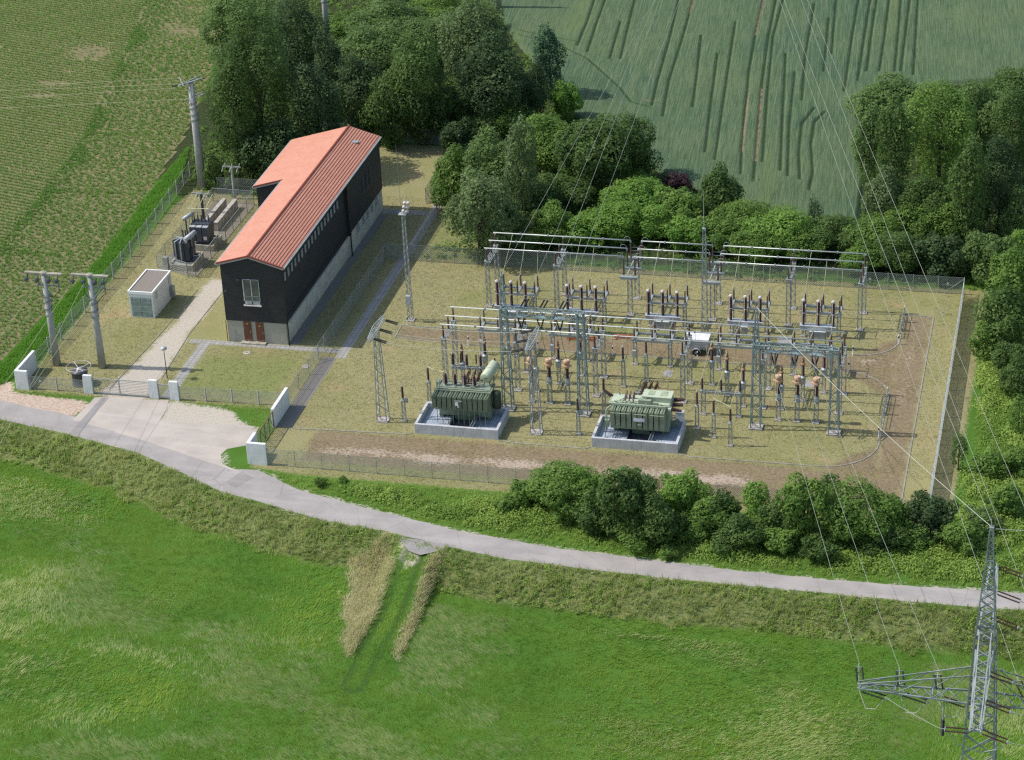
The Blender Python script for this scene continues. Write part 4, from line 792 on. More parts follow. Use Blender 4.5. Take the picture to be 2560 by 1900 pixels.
m = MB(); h = 13.2; m.bar((-1.0, -1.3, h+.1), (1.0, 1.3, h+.1), .22, .12); m.bar((-.2, -1.7, h+.25), (-1.7, .9, h+.25), .09); m.bar((.9, 1.4, h+.55), (-.7, -1.2, h+.2), .09); m.bar((-.7, -.9, h-1.9), (.7, 1.6, h-1.7), .1); m.bar((-.6, .1, h-2.2), (1.3, 1.0, h-1.6), .08); m.build('crossarm', M['galv'], t)
m = MB()
for k in (-1, -.2, .7): m.tube((k*.9-.3, k*1.2, h+.1), (k*.9-.9, k*1.2-.1, h-.05), .09, 8)
m.build('insulator', M['black'], t)
def wood_pole(label, x, y, h, arm=True, mat='pole', r=.15):
    t = thing('switch_pole', label, 'utility pole', (x, y, 0)); m = MB(); m.tube((0, 0, -.2), (0, 0, h), r*1.15, 10, r); m.build('pole', M[mat], t)
    m = MB(); m.bar((-1.15, 0, h+.05), (1.15, 0, h+.05), .12); m.bar((-1.0, .16, h+.05), (1.0, .16, h+.05), .08); m.build('crossarm', M['galv'], t); m = MB()
    for k in (-.9, 0, .9): m.tube((k, 0, h+.1), (k+.12, 0, h+.5), .045, 6); m.tube((k-.15, 0, h), (k-.3, -.15, h-.55), .05, 6)
    m.build('insulator', M['whitecap'], t); return t
wood_pole('slim pole with a pale crossarm behind the old concrete beams', -35.85, 50.9, 3.95)
wood_pole('short dark pole with tall white insulator rods beside the small transformers', -37.3, 44.4, 3.3, True, 'dark_metal', .16)
for (x0, lab) in ((-36.2, 'weathered concrete beam wall nearer the field, behind the small transformer'), (-34.85, 'weathered concrete beam wall nearer the red roofed building')):
    t = thing('concrete_beam', lab, 'concrete wall', (x0, 41.8, 0)); m = MB(); m.b0(-.22, 0, 0, .22, 6.7, 1.05); m.build('beam', M['concrete_old'], t)
    m = MB()
    for i in range(6): m.b0(.22, .5+i*1.12, 0, .26, .62+i*1.12, 1.0)
    m.build('joint_strip', M['concrete'], t); m = MB(); m.b0(-.24, -.02, 1.05, .24, 6.72, 1.10); m.build('cap_slab', M['footing'], t)
def base_tray(t, w, d, h, gravel=True):
    m = MB(); m.b0(0, 0, 0, w, .16, h); m.b0(0, d-.16, 0, w, d, h); m.b0(0, .16, 0, .16, d-.16, h); m.b0(w-.16, .16, 0, w, d-.16, h); m.build('base_kerb', M['concrete_old'], t)
    m = MB(); m.b0(.16, .16, 0, w-.16, d-.16, h-.2); m.build('gravel_bed', M['gravel_grey'], t)
    m = MB(); m.b0(.3, d*.3, h-.02, w-.3, d*.3+.2, h+.12); m.b0(.3, d*.75, h-.02, w-.3, d*.75+.2, h+.12); m.build('rail', M['dark_metal'], t)
def small_trafo_a():
    t = thing('small_transformer', 'small dark transformer with upright pale edged radiator fins nearest the kiosk', 'transformer', (-36.5, 31.2, 0)); base_tray(t, 2.7, 3.6, .72)
    m = MB(); m.b0(.5, 1.0, .9, 2.1, 2.9, 2.9); m.build('tank', M['dark_metal'], t)
    m = MB(); e = MB()
    for i in range(6):
        a = R(150+i*42); cx, cy = 1.15, 1.75; x0, y0 = cx+.55*math.cos(a), cy+.55*math.sin(a); x1, y1 = cx+1.0*math.cos(a), cy+1.0*math.sin(a); m.bar((x0, y0, 1.0), (x0, y0, 3.0), .30, .5); m.bar(((x0+x1)/2, (y0+y1)/2, 1.0), ((x0+x1)/2, (y0+y1)/2, 2.95), .22, .6); e.bar((x1, y1, .95), (x1, y1, 3.0), .12, .16); e.bar((cx, cy, 3.25), (x1, y1, 2.98), .12)
    m.build('radiator', M['slate'], t); e.build('radiator_edge', M['galv'], t)
    m = MB(); m.tube((1.8, 1.2, 3.3), (2.35, 2.7, 3.55), .26, 14); m.build('conservator', M['grey_metal'], t, True)
    m = MB()
    for i in range(3): m.ins((1.0+.3*i, 2.5, 2.9), (1.0+.3*i, 2.5, 3.8), .05, .10, .12)
    m.build('bushing', M['black_ins'], t)
    m = MB(); m.b0(2.1, 1.4, 1.3, 2.4, 2.0, 2.1); m.build('control_box', M['slate'], t)
small_trafo_a()
def small_trafo_b():
    t = thing('small_transformer', 'small charcoal transformer with flat radiator tanks, nearer the concrete beams', 'transformer', (-36.3, 36.5, 0)); base_tray(t, 3.0, 3.0, .7)
    m = MB(); m.b0(.3, .9, .85, 2.4, 2.2, 2.85); m.build('tank', M['dark_metal'], t); m = MB()
    for i in range(3): m.b0(.25+i*.74, .35, .95, .25+i*.74+.66, .9, 2.65)
    m.build('radiator', M['slate'], t); m = MB()
    for i in range(3): m.b0(.27+i*.74, .37, 2.65, .23+i*.74+.66, .9, 2.72)
    m.build('radiator_top', M['grey_metal'], t)
    m = MB(); m.b0(1.85, .335, 1.2, 2.25, .35, 1.6); m.build('rating_plate', M['whitecap'], t); m = MB()
    for i in range(5): m.ins((.5+.42*i, 1.6, 2.85), (.5+.42*i, 1.6, 3.65), .05, .10, .12)
    m.build('bushing', M['black_ins'], t); m = MB(); m.tube((-.5, .7, 3.4), (.2, 2.2, 3.6), .22, 14); m.build('conservator', M['grey_metal'], t, True)
    m = MB(); m.bar((-.3, 1.0, .7), (-.3, 1.0, 3.3), .12); m.bar((.1, 2.0, .7), (.1, 2.0, 3.4), .12); m.build('conservator_stand', M['dark_metal'], t)
    m = MB()
    for x in (.2, 1.1, 2.0): m.path([(x, 1.8, 2.9), (x-.1, 1.9, 4.4), (x+.4, 3.0, 5.6)], .03)
    m.path([(-.4, 1.8, 4.3), (2.3, 1.8, 4.35)], .035); m.build('earthing_rod', plain('pale_rod', (.62, .62, .42), .5), t)
small_trafo_b()
t = thing('cable_cabinet', 'grey cable cabinet on a concrete foot beside the nearest small transformer', 'cabinet', (-37.0, 31.6, 0)); m = MB(); m.b0(-.28, -.2, .5, .28, .2, 1.4); m.build('cabinet', M['galv'], t); m = MB(); m.b0(-.3, -.22, 0, .3, .22, .5); m.build('foot', M['concrete'], t)
t = thing('path_lamp', 'slim black path lamp with a round mushroom head beside the gravel drive', 'lamp post', (-27.65, 7.14, 0)); m = MB(); m.tube((0, 0, 0), (0, 0, 3.2), .05, 8, .035); m.build('post', M['black'], t)
m = MB(); m.prof((0, 0, 3.15), (0, 0, 3.55), [(0, .1), (.08, .30), (.16, .34), (.3, .28), (.4, .08)], 14); m.build('lamp_head', M['grey_metal'], t, True)
t = thing('manhole_cover', 'small grey manhole cover on the green lawn before the building', 'manhole', (-21.48, 13.56)+(0,)); m = MB(); m.prof((0, 0, 0), (0, 0, .06), [(0, .42), (.05, .42), (.06, .36)], 12); m.build('cover', M['concrete_old'], t); m = MB(); m.b0(-.1, -.03, .05, .1, .03, .08); m.build('handle', M['dark_metal'], t)
t = thing('manhole_cover', 'small stone manhole cover inside the fence beside the slab path', 'manhole', (-14.53, 11.56)+(0,)); m = MB(); m.prof((0, 0, 0), (0, 0, .06), [(0, .4), (.05, .4), (.06, .34)], 12); m.build('cover', M['footing'], t); m = MB(); m.b0(-.1, -.03, .05, .1, .03, .08); m.build('handle', M['dark_metal'], t)
# ================================================================ switchyard
ORD = ['leftmost', 'second', 'third', 'fourth', 'rightmost']
def footing(t, x, y, w=.62, d=None, h=.10):
    m = MB(); m.b0(x-w/2, y-(d or w)/2, -.05, x+w/2, y+(d or w)/2, h); return m.build('footing', M['footing'], t)
# ---- transformer bunds
def bund(label, x0, depth=4.5, w=8.15):
    t = thing('transformer_bund', label, 'concrete basin', (x0, 0, 0)); h = 1.02; k = .26
    m = MB(); m.b0(0, 0, -.05, w, k, h); m.b0(0, depth-k, -.05, w, depth, h); m.b0(0, k, -.05, k, depth-k, h); m.b0(w-k, k, -.05, w, depth-k, h)
    m.b0(.0, depth, -.05, .5, depth+.35, h-.15); o = m.build('basin_wall', M['concrete'], t); md = o.modifiers.new('bevel', 'BEVEL'); md.width = .02; md.segments = 1
    for a, b in ((k, 3.05), (5.35, w-k)): m = MB(); m.b0(a, k, 0, b, depth-k, .40); m.build('floor_grating', M['bund_floor'], t)
    m = MB(); m.b0(3.05, k, 0, 5.35, depth-k, .12); m.build('pit_floor', M['pit'], t)
    m = MB(); m.b0(5.32, k, .12, 5.42, depth-k, .95); m.bar((5.35, .3, 1.0), (5.35, 3.0, 1.0), .05); m.bar((5.6, .3, .95), (5.6, 2.6, .95), .04); m.b0(3.0, k, .3, 3.1, depth-k, .5); m.build('rail', M['galv_dark'], t)
    m = MB()
    for i in range(28):
        x = .4+i*.27
        if x < w-.4 and not 2.95 < x < 5.4: m.b0(x, k, .40, x+.03, depth-k, .41)
    m.build('grating_joint', plain('grating_line', (.23, .26, .30), .6), t); return t
bund('pale concrete basin with steel floor under the left dark green transformer', 0.0)
bund('pale concrete basin with steel floor under the right pale green transformer', 17.07)
def radiators(t, n, x0, x1, y0, y1, z0, z1, mat, bar):
    p = (x1-x0)/n; w = p*.80; first = None
    for i in range(n):
        if first is None:
            m = MB()
            for k in range(8): m.b0(k*w/8+.008, 0, 0, (k+1)*w/8-.012, .03, z1-z0)
            nd = max(6, int((y1-y0)/.12))
            for k in range(nd): y = .03+(y1-y0-.06)*k/nd; m.b0(.01, y+.012, .02, w-.01, y+(y1-y0)/nd-.02, z1-z0-(.02 if k % 2 else .045))
            m.tube((w/2, .1, z1-z0+.03), (w/2, y1-y0, z1-z0+.03), .035, 6); first = m.build('radiator', mat, t); o = first
        else: o = bpy.data.objects.new('radiator', first.data); COL.objects.link(o); o.parent = t
        o.location = (x0+i*p+p*.07, y0, z0)
    m = MB(); m.tube((x0, y1, z1+.05), (x1, y1, z1+.05), .07, 8); m.tube((x0, y1, z0-.05), (x1, y1, z0-.05), .07, 8); m.build('oil_pipe', bar, t)
def transformer_a():
    t = thing('power_transformer', 'dark green power transformer with tilted oil drum and four tall bushings, on the left basin', 'transformer', (0, 0, 0)); G_ = M['green']
    m = MB(); m.b0(1.75, 2.75, .75, 6.85, 4.25, 3.5); m.b0(1.6, 2.68, 3.5, 7.0, 4.3, 3.62); m.build('tank', G_, t)
    m = MB(); m.b0(1.9, 2.9, 3.62, 6.8, 4.15, 3.68); m.build('tank_lid', plain('worn_green_grey', (.22, .25, .20), .6, .3, 2.0), t)
    radiators(t, 11, 1.42, 6.92, 1.4, 2.65, 2.1, 3.42, G_, M['green2'])
    m = MB()
    for i in range(10): m.bar((1.9+i*.52, 1.5, .5), (1.9+i*.52, 1.5, 2.1), .05)
    m.bar((1.8, 1.5, 2.05), (6.7, 1.5, 2.05), .05); m.build('underframe', G_, t)
    for a, b, c in ((1.7, 2.1, .4), (6.4, 6.8, .4), (3.2, 5.2, .2)): m = MB(); m.b0(a, 2.9, c, b, 4.1, .75); m.build('skid', G_, t)
    for i in range(4):
        x = 2.36+i*.94; m = MB(); m.prof((x, 3.3, 3.6), (x, 3.3, 3.85), [(0, .24), (.1, .24), (.12, .17), (.25, .16)], 12); tr = m.build('turret', M['green2'], t)
        m = MB(); m.ins((x, 3.3, 3.85), (x, 3.3, 4.85), .14, .235, .10, 12, .7); b = m.build('bushing', M['porcelain'], t, True); m = MB(); m.tube((x, 3.3, 4.85), (x, 3.3, 5.1), .03, 6); m.build('terminal', M['wire'], b)
    g = random.Random(3); m = MB()
    for i in range(9):
        x = 4.0+(i % 3)*.42; y = 3.75+(i//3)*.22; m.ins((x, y, 3.62), (x+.05, y+.05, 4.15), .04, .075, .09, 7)
    m.build('low_voltage_bushing', M['porcelain'], t)
    m = MB(); m.bar((1.5, 2.66, 3.62), (6.6, 2.66, 3.62), .06); m.tube((2.0, 3.9, 3.75), (6.0, 3.9, 3.75), .05, 6); m.b0(1.35, 3.6, 3.0, 1.75, 4.2, 3.75); m.b0(6.9, 3.2, 2.0, 7.3, 3.8, 3.2)
    for i in range(16): m.box(g.uniform(2.0, 6.7), g.uniform(2.9, 4.1), 3.74, .12, .1, .14)
    m.build('pipework', M['green2'], t)
    m = MB(); m.prof((6.28, 3.35, 4.65), (6.75, 5.6, 5.05), [(0, .38), (.06, .52), (2.25, .52), (2.33, .38)], 20); m.build('conservator', M['green_light'], t, True)
    m = MB(); m.bar((6.0, 3.6, 3.62), (6.2, 3.6, 4.4), .1); m.bar((6.7, 3.6, 3.62), (6.5, 3.6, 4.4), .1); m.bar((6.8, 4.1, 2.0), (6.7, 5.0, 4.6), .12); m.prof((6.35, 3.3, 4.68), (6.33, 3.2, 4.66), [(0, .12), (.08, .12)], 10); m.build('conservator_stand', G_, t)
    m = MB(); m.prof((7.3, 3.4, 1.5), (7.3, 3.4, 3.3), [(0, .34), (.08, .42), (1.7, .42), (1.8, .3)], 14); m.build('tap_changer', plain('deep_green', (.045, .06, .04), .5), t, True)
    m = MB(); m.tube((6.75, 5.4, 5.5), (6.75, 5.4, 5.75), .07, 8); m.build('breather', M['black_ins'], t)
    m = MB(); m.b0(3.75, 1.36, 2.55, 4.05, 1.40, 2.95); m.b0(3.95, 1.36, 2.38, 4.1, 1.40, 2.5); m.build('rating_plate', M['white'], t); m = MB(); m.b0(3.7, 1.30, 3.0, 4.4, 1.40, 3.1); m.build('nameboard', plain('grey_board_b', (.2, .22, .22), .6), t)
transformer_a()
def transformer_b():
    t = thing('power_transformer', 'pale green power transformer with boxy light hood and slanted side bushings, on the right basin', 'transformer', (17.07, 0, 0)); G_ = M['green2']
    m = MB(); m.b0(1.35, 2.6, .75, 6.9, 4.3, 3.35); m.b0(1.2, 2.55, 3.35, 7.0, 4.35, 3.46); m.build('tank', G_, t)
    m = MB(); m.b0(1.4, 2.7, 3.46, 6.9, 4.25, 3.52); m.prof((2.2, 3.3, 3.5), (2.2, 3.3, 3.72), [(0, .5), (.12, .5), (.14, .44), (.22, .40)], 8); m.build('tank_lid', M['green_light'], t)
    radiators(t, 10, 1.5, 6.68, 1.5, 2.5, 1.40, 3.25, G_, M['green_light'])
    m = MB(); m.b0(4.3, 3.15, 3.46, 7.0, 4.5, 3.98); m.b0(4.26, 3.1, 3.98, 7.05, 4.55, 4.06); o = m.build('hood', M['green_light'], t)
    sh = plain('sage_hatch', (.30, .35, .22), .5)
    for a in (4.75, 5.95): m = MB(); m.b0(a, 3.5, 4.06, a+.6, 4.3, 4.09); m.build('hatch', sh, o)
    m = MB(); m.b0(4.0, 2.6, 3.46, 5.2, 2.95, 3.9); m.b0(5.2, 2.62, 3.46, 5.8, 2.9, 3.7); m.build('control_box', G_, t)
    m = MB()
    for i in range(3):
        r = .35-i*.06; m.path([(1.6, 2.5, 3.3), (1.2-i*.02, 2.3, 3.1-i*.15), (.98+i*.07, 2.2, 2.8-i*.12), (.98+i*.07, 2.2, .7)], .035)
    m.path([(1.3, 2.45, 3.5), (6.6, 2.45, 3.5)], .05); m.path([(1.6, 1.45, 3.0), (3.4, 1.45, 3.0)], .025); m.path([(3.8, 1.45, 3.0), (4.9, 1.45, 3.0)], .025); m.path([(5.3, 1.45, 3.0), (6.6, 1.45, 3.0)], .025); m.build('pipework', M['green_light'], t)
    m = MB(); m.b0(.95, 1.75, 1.3, 1.35, 2.1, 2.0); m.build('control_box', G_, t)
    m = MB(); m.b0(3.75, 1.46, 2.25, 4.8, 1.50, 2.6); m.build('maker_plate', plain('plate_lilac', (.62, .64, .70), .5), t); m = MB(); m.b0(4.1, 1.46, 1.85, 4.45, 1.50, 1.93); m.build('name_strip', M['green_light'], t)
    for i in range(3):
        y = 2.7+i*.72; m = MB(); m.prof((6.85, y, 3.15+.10*i), (7.15, y-.05, 3.17+.1*i), [(0, .26), (.3, .22)], 12); m.build('turret', M['green_light'], t)
        m = MB(); m.ins((7.15, y-.05, 3.17+.1*i), (8.1, y-.18, 3.12+.22*i), .15, .24, .10, 12, .6); m.build('bushing', M['porcelain'], t, True)
    m = MB(); m.ins((1.3, 3.9, 3.35), (.45, 4.25, 3.85), .15, .23, .10, 12, .6); m.build('bushing', M['porcelain'], t, True)
    for i in range(3):
        for j in range(2):
            x = 2.75+.36*i; y = 2.85+j*.65; m = MB(); m.ins((x, y, 3.5), (x+.02, y+.1, 4.25), .05, .095, .09, 8); m.build('low_voltage_bushing', M['porcelain'], t, True)
    g = random.Random(4); m = MB()
    for i in range(14): m.tube((g.uniform(3.9, 4.8), g.uniform(2.75, 3.2), 3.5), (g.uniform(3.9, 4.8), g.uniform(2.75, 3.2), 3.95), .03, 5)
    for i in range(10): m.box(g.uniform(1.6, 6.6), g.uniform(2.6, 2.8), 3.58, .14, .12, .16)
    m.bar((2.1, 3.9, 3.5), (1.85, 4.0, 4.0), .14, .04); m.build('fitting', M['green_light'], t)
    for a, b, c in ((1.6, 2.1, .4), (6.2, 6.7, .4), (3.3, 5.0, .2)): m = MB(); m.b0(a, 2.8, c, b, 4.1, .75); m.build('skid', M['green'], t)
    m = MB(); m.bar((6.9, 3.6, .9), (7.6, 3.7, 1.5), .12, .4); m.build('bracket', M['green'], t)
    m = MB(); m.path([(1.1, 1.9, 1.3), (1.05, 1.3, .55), (1.5, 1.1, .45), (2.1, 1.3, .46)], .03); m.build('cable', M['black'], t)
transformer_b()
t = thing('marshalling_cabinet', 'small white cabinet at the back edge of the right transformer basin', 'cabinet', (24.55, 5.1, 0)); m = MB(); m.b0(-.4, -.25, .15, .4, .25, 1.6); m.build('cabinet', M['white'], t); m = MB(); m.b0(-.42, -.27, 0, .42, .27, .15); m.build('plinth', M['footing'], t); m = MB(); m.b0(-.42, -.28, 1.6, .42, .28, 1.66); m.build('roof', M['grey_metal'], t)

# ---- busbar supports: two lattice columns joined by a lattice crossbeam carrying three post insulators
def support(label, x, yf, yb, group=None):
    t = thing('busbar_support', label, 'busbar support', (x, yf, 0), group=group); D = yb-yf
    for y in (0, D):
        m = MB(); m.lattice(0, y, .1, 5.15, .42, .36, .055, .026, .42); m.build('lattice_column', M['galv'], t); footing(t, 0, y, .72)
        m = MB(); m.box(0, y, 5.2, .5, .45, .1); m.build('top_plate', M['galv'], t)
    m = MB(); m.girder((0, .15, 4.95), (0, D-.15, 4.95), .38, .36, ch=.055, br=.03, n=8); m.build('crossbeam', M['galv'], t)
    for y in (0, D/2, D):
        m = MB(); m.ins((0, y, 5.22), (0, y, 6.5), .075, .125, .10, 9, .7); i = m.build('insulator', M['porcelain'], t, True); m = MB(); m.box(0, y, 6.55, .16, .16, .14); m.build('clamp', M['galv'], i)
    return t
FX = [.5, 7.75, 15.5, 24.0, 31.65, 38.9]
fl = ['lattice busbar support at the left end of the front busbars', 'front busbar lattice support between the left gantry legs and the left green transformer', 'front busbar support with corona rings just right of the left gantry', 'front busbar support standing beside the box trailer', 'front busbar support behind the left leg of the right gantry', 'lattice busbar support at the right end of the front busbars']
s0 = None
for x, l in zip(FX, fl): s0 = support(l, x, 9.9, 13.75) if s0 is None else (dup(s0, (x, 9.9, 0), l), s0)[1]
for x, l in ((.45, 'lattice busbar support at the left end of the back busbars'), (7.74, 'second lattice support from the left under the back busbars'), (31.75, 'single lattice support mid way under the right section of the back busbars'), (38.97, 'lattice busbar support at the right end of the back busbars')): dup(s0, (x, 27.6, 0), l)
def section(label, x):
    t = thing('section_disconnector', label, 'disconnector', (x, 27.6, 0)); D = 3.9
    for y in (.1, D):
        m = MB(); m.lattice(0, y, .1, 4.35, .46, .40, .055, .026, .42); m.build('lattice_column', M['galv'], t); footing(t, 0, y, .75)
    m = MB()
    for y in (-.35, D/2, D+.35): m.box(0, y, 4.5, 1.9, .42, .16)
    for q in (-.3, .3): m.bar((q, -.3, 4.4), (q, D+.3, 4.4), .12)
    for y in (-.35, D/2, D+.35):
        for q in (-.2, 0, .2): m.bar((-.9, y+q, 4.30), (.9, y+q, 4.30), .05)
    m.build('platform', M['galv'], t)
    for y in (0, D/2, D):
        for q in (-.58, .58): m = MB(); m.ins((q, y, 4.6), (q, y, 6.45), .07, .12, .11, 9, .75); i = m.build('insulator', M['porcelain'], t, True); m = MB(); m.box(q, y, 6.5, .16, .16, .14); m.build('clamp', M['galv'], i)
        m = MB(); m.bar((-.58, y, 5.5), (.58, y, 5.5), .05); m.bar((-.58, y, 5.9), (.45, y, 5.9), .04); m.build('contact_arm', M['galv'], t)
    return t
s1 = section('section disconnector platform between the left and middle back busbars', 15.45); dup(s1, (24.0, 27.6, 0), 'section disconnector platform between the middle and right back busbars')
# ---- busbar tubes
row3 = ('front', 'middle', 'rear')
def tube(label, x0, x1, y, z, rings=(), group='aluminium busbar tubes'):
    t = thing('busbar_tube', label, 'busbar', (x0, y, z), group=group); m = MB(); m.tube((0, 0, 0), (x1-x0, 0, 0), .06, 10); m.build('tube', M['alu'], t, True)
    k = int((x1-x0)/3.6)
    for i in range(1, k+1): m = MB(); m.box(i*(x1-x0)/(k+1), 0, 0, .14, .2, .2); m.build('clamp', M['galv'], t)
    for (rx, s) in rings:
        m = MB(); P = [(rx-x0+.33*math.cos(R(a)), 0, .05+.36*math.sin(R(a))) for a in range(0, 181 if s else 361, 20)]; m.path(P, .022, 5); m.build('corona_ring', M['galv'], t)
    return t
for i, y in enumerate((27.6, 29.55, 31.5)):
    for (x0, x1, sec, rg) in ((.23, 14.9, 'left', ((14.5, 1),)), (15.98, 23.45, 'middle', ((16.4, 1), (23.1, 1))), (24.55, 39.1, 'right', ((24.9, 1),))): tube('%s tube of the %s section of the back busbars' % (row3[i], sec), x0, x1, y, 6.65, rg)
for i, y in enumerate((9.9, 11.8, 13.75)): tube('%s one of three long tubes of the front busbars' % row3[i], .23, 38.95, y, 6.66, ((15.1, 0), (15.75, 1), (23.6, 0), (24.2, 1)))
# ---- bay disconnectors (six insulators on a two-beam frame)
def disconnector(label, x0, y, dy, hz, group):
    t = thing('bay_disconnector', label, 'disconnector', (x0, y, 0), group=group); L = 3.6; s = 1 if dy > 0 else -1
    for x in (.1, L):
        m = MB(); m.lattice(x, .0, .1, hz-.25, .34, .32, .05, .024, .4); m.build('lattice_leg', M['galv'], t); footing(t, x, 0, .55)
        m = MB(); m.bar((x, -.35, hz-.2), (x, 1.65, hz-.2), .14); m.bar((x, .1, hz-.9), (x, 1.5, hz-.25), .07); m.build('bracket', M['galv'], t)
    m = MB(); m.bar((-.25, -.1, hz-.05), (L+.3, -.1, hz-.05), .2, .24); m.build('front_beam', M['galv'], t); m = MB(); m.bar((-.1, 1.45, hz-.05), (L+.25, 1.45, hz-.05), .2, .2); m.build('rear_beam', M['galv'], t)
    for i in range(3):
        x = .05+i*1.8; m = MB(); m.b0(x-.14, -.2, hz+.02, x+.14, 1.6, hz+.14); m.bar((x+.08, 1.5, hz+.2), (x+.08, .1, hz-.1), .06); m.bar((x-.1, 1.5, hz+.2), (x-.1, .1, hz-.1), .06); m.build('pole_frame', M['galv'], t)
        for yy in (-.05, 1.45):
            m = MB(); m.ins((x, yy, hz+.14), (x, yy, hz+1.45), .07, .115, .10, 9, .65); q = m.build('insulator', M['porcelain'], t, True); m = MB(); m.tube((x, yy, hz+1.45), (x, yy, hz+1.72), .05, 7, .03); m.build('terminal', plain('brass_terminal', (.50, .40, .16), .5), q)
        m = MB(); m.bar((x, -.05, hz+1.55), (x+.06, 1.45, hz+1.55), .05); m.build('contact_arm', M['galv'], t)
        m = MB(); m.tube((x-.05, -.15, hz-.1), (x-.05, -.2, hz-1.0), .03, 5); m.build('drive_rod', M['galv_dark'], t)
    m = MB(); m.b0(-.1, -.4, hz-1.7, .25, -.15, hz-1.1); m.build('drive_box', M['grey_metal'], t)
    return t
BX = [2.28, 9.58, 17.9, 26.25, 33.5]
d0 = None
for i, x in enumerate(BX):
    l = '%s of five frame disconnectors right behind the circuit breakers' % ORD[i]
    if d0 is None: d0 = disconnector(l, x, 25.5, 1, 2.75, 'bay disconnectors')
    else: dup(d0, (x, 25.5, 0), l)
for i, x in enumerate(BX): dup(d0, (x, 17.0, 0), '%s of five frame disconnectors standing in the brown strip under the front busbars' % ORD[i])
# ---- circuit breakers
def breaker(label, x, y, bw):
    t = thing('circuit_breaker', label, 'circuit breaker', (x, y, 0))
    for q in (-1.0, 1.0):
        m = MB(); m.lattice(q, 0, .1, 2.2, .42, .42, .055, .028, .4); m.build('lattice_leg', M['galv'], t); footing(t, q, 0, .7)
    m = MB(); m.b0(-1.75, -.28, 2.15, 1.75, .28, 2.5); m.b0(-1.8, -.34, 2.5, 1.8, .34, 2.55); m.build('beam', M['grey_metal'], t)
    m = MB(); m.b0(-bw/2, -.62, 1.35, bw/2, -.28, 2.12); o = m.build('drive_cabinet', M['galv'], t); m = MB(); m.b0(-bw/2-.03, -.66, 2.12, bw/2+.03, -.26, 2.16); m.build('cabinet_lid', M['white'], o)
    for q in (-1.47, 0, 1.47):
        m = MB(); m.ins((q, 0, 2.55), (q, 0, 3.8), .10, .165, .085, 11); m.build('insulator', M['porcelain'], t, True); m = MB(); m.prof((q, 0, 3.8), (q, 0, 3.9), [(0, .16), (.1, .16)], 10); m.build('flange', M['whitecap'], t)
        m = MB(); m.ins((q, 0, 3.9), (q, 0, 5.1), .12, .185, .085, 11); m.build('interrupter', M['porcelain'], t, True); m = MB(); m.prof((q, 0, 5.1), (q, 0, 5.34), [(0, .17), (.1, .19), (.16, .19), (.24, .12)], 10); m.build('end_cap', M['whitecap'], t)
    return t
for i, x in enumerate(BX): breaker('%s of five circuit breakers with three tall brown poles on a beam' % ORD[i], x+1.8, 23.0, (1.0, 1.0, 1.5, .6, 1.6)[i])
# wires of each bay
def wires(name, label, cat, segs, r=.018, mat='wire', group=None, sag=0):
    p0 = segs[0][0]; t = thing(name, label, cat, p0, group=group); m = MB()
    for s in segs:
        for a, b in zip(s[:-1], s[1:]):
            a = Vector(a)-Vector(p0); b = Vector(b)-Vector(p0); n = 10 if sag else 1; q = [a.lerp(b, k/n)-Vector((0, 0, sag*4*(k/n)*(1-k/n))) for k in range(n+1)]; m.path(q, r, 4)
    o = m.build('wire', M[mat], t); return t
M['wire_yellow'] = plain('greased_wire', (.50, .48, .30), .5, .1, 1.0)
for i, x in enumerate(BX):
    wires('dropper_wire', 'thin droppers hanging from the back busbars to the %s bay disconnector' % ORD[i], 'wire', [[(x+.05+1.8*j, (31.5, 29.55, 27.6)[j], 6.6), (x+.05+1.8*j, 26.95, 4.45)] for j in range(3)], .02, 'wire_yellow')
    wires('bay_wire', 'loose wires joining the %s circuit breaker to its disconnector' % ORD[i], 'wire', [[(x+.33+1.47*j, 23.0, 5.3), (x+.05+1.8*j, 25.45, 4.45)] for j in range(3)]+[[(x+.33+1.47*j, 22.9, 3.85), (x+.05+1.8*j, 18.45, 4.45)] for j in range(3)], .018, 'wire_yellow')
    wires('dropper_wire', 'thin droppers hanging from the front busbars to the %s front disconnector' % ORD[i], 'wire', [[(x+.05+1.8*j, (9.9, 11.8, 13.75)[j], 6.6), (x+.05+1.8*j, (9.9, 11.8, 13.75)[j]+.3, 5.2), (x+.05+1.8*j, 16.95, 4.45)] for j in range(3)], .018, 'wire_yellow')

# ---- instrument transformers and single posts
def current_tf(label, x, y):
    t = thing('current_transformer', label, 'current transformer', (x, y, 0)); m = MB(); m.lattice(0, 0, .08, 2.15, .38, .36, .055, .026, .36); m.build('lattice_pedestal', M['galv'], t); footing(t, 0, 0, .62)
    m = MB(); m.prof((0, 0, 2.15), (0, 0, 2.85), [(0, .32), (.05, .32), (.06, .25), (.5, .25), (.52, .29), (.7, .24)], 12); m.box(.05, -.28, 2.45, .3, .18, .3); m.build('base_tank', M['galv'], t)
    m = MB(); m.ins((0, 0, 2.85), (0, 0, 3.95), .14, .205, .085, 12); m.build('insulator', M['porcelain'], t, True)
    m = MB(); m.prof((0, 0, 3.95), (0, 0, 4.75), [(0, .22), (.1, .32), (.36, .33), (.4, .25), (.44, .31), (.74, .32), (.8, .27)], 16); m.tube((-.5, 0, 4.2), (.5, 0, 4.2), .07, 8); m.build('head', M['tan_head'], t, True)
    m = MB(); m.prof((0, 0, 4.75), (0, 0, 4.79), [(0, .30), (.04, .27)], 16); m.build('head_cap', plain('pale_tan', (.55, .36, .24), .6), t); return t
c0 = None
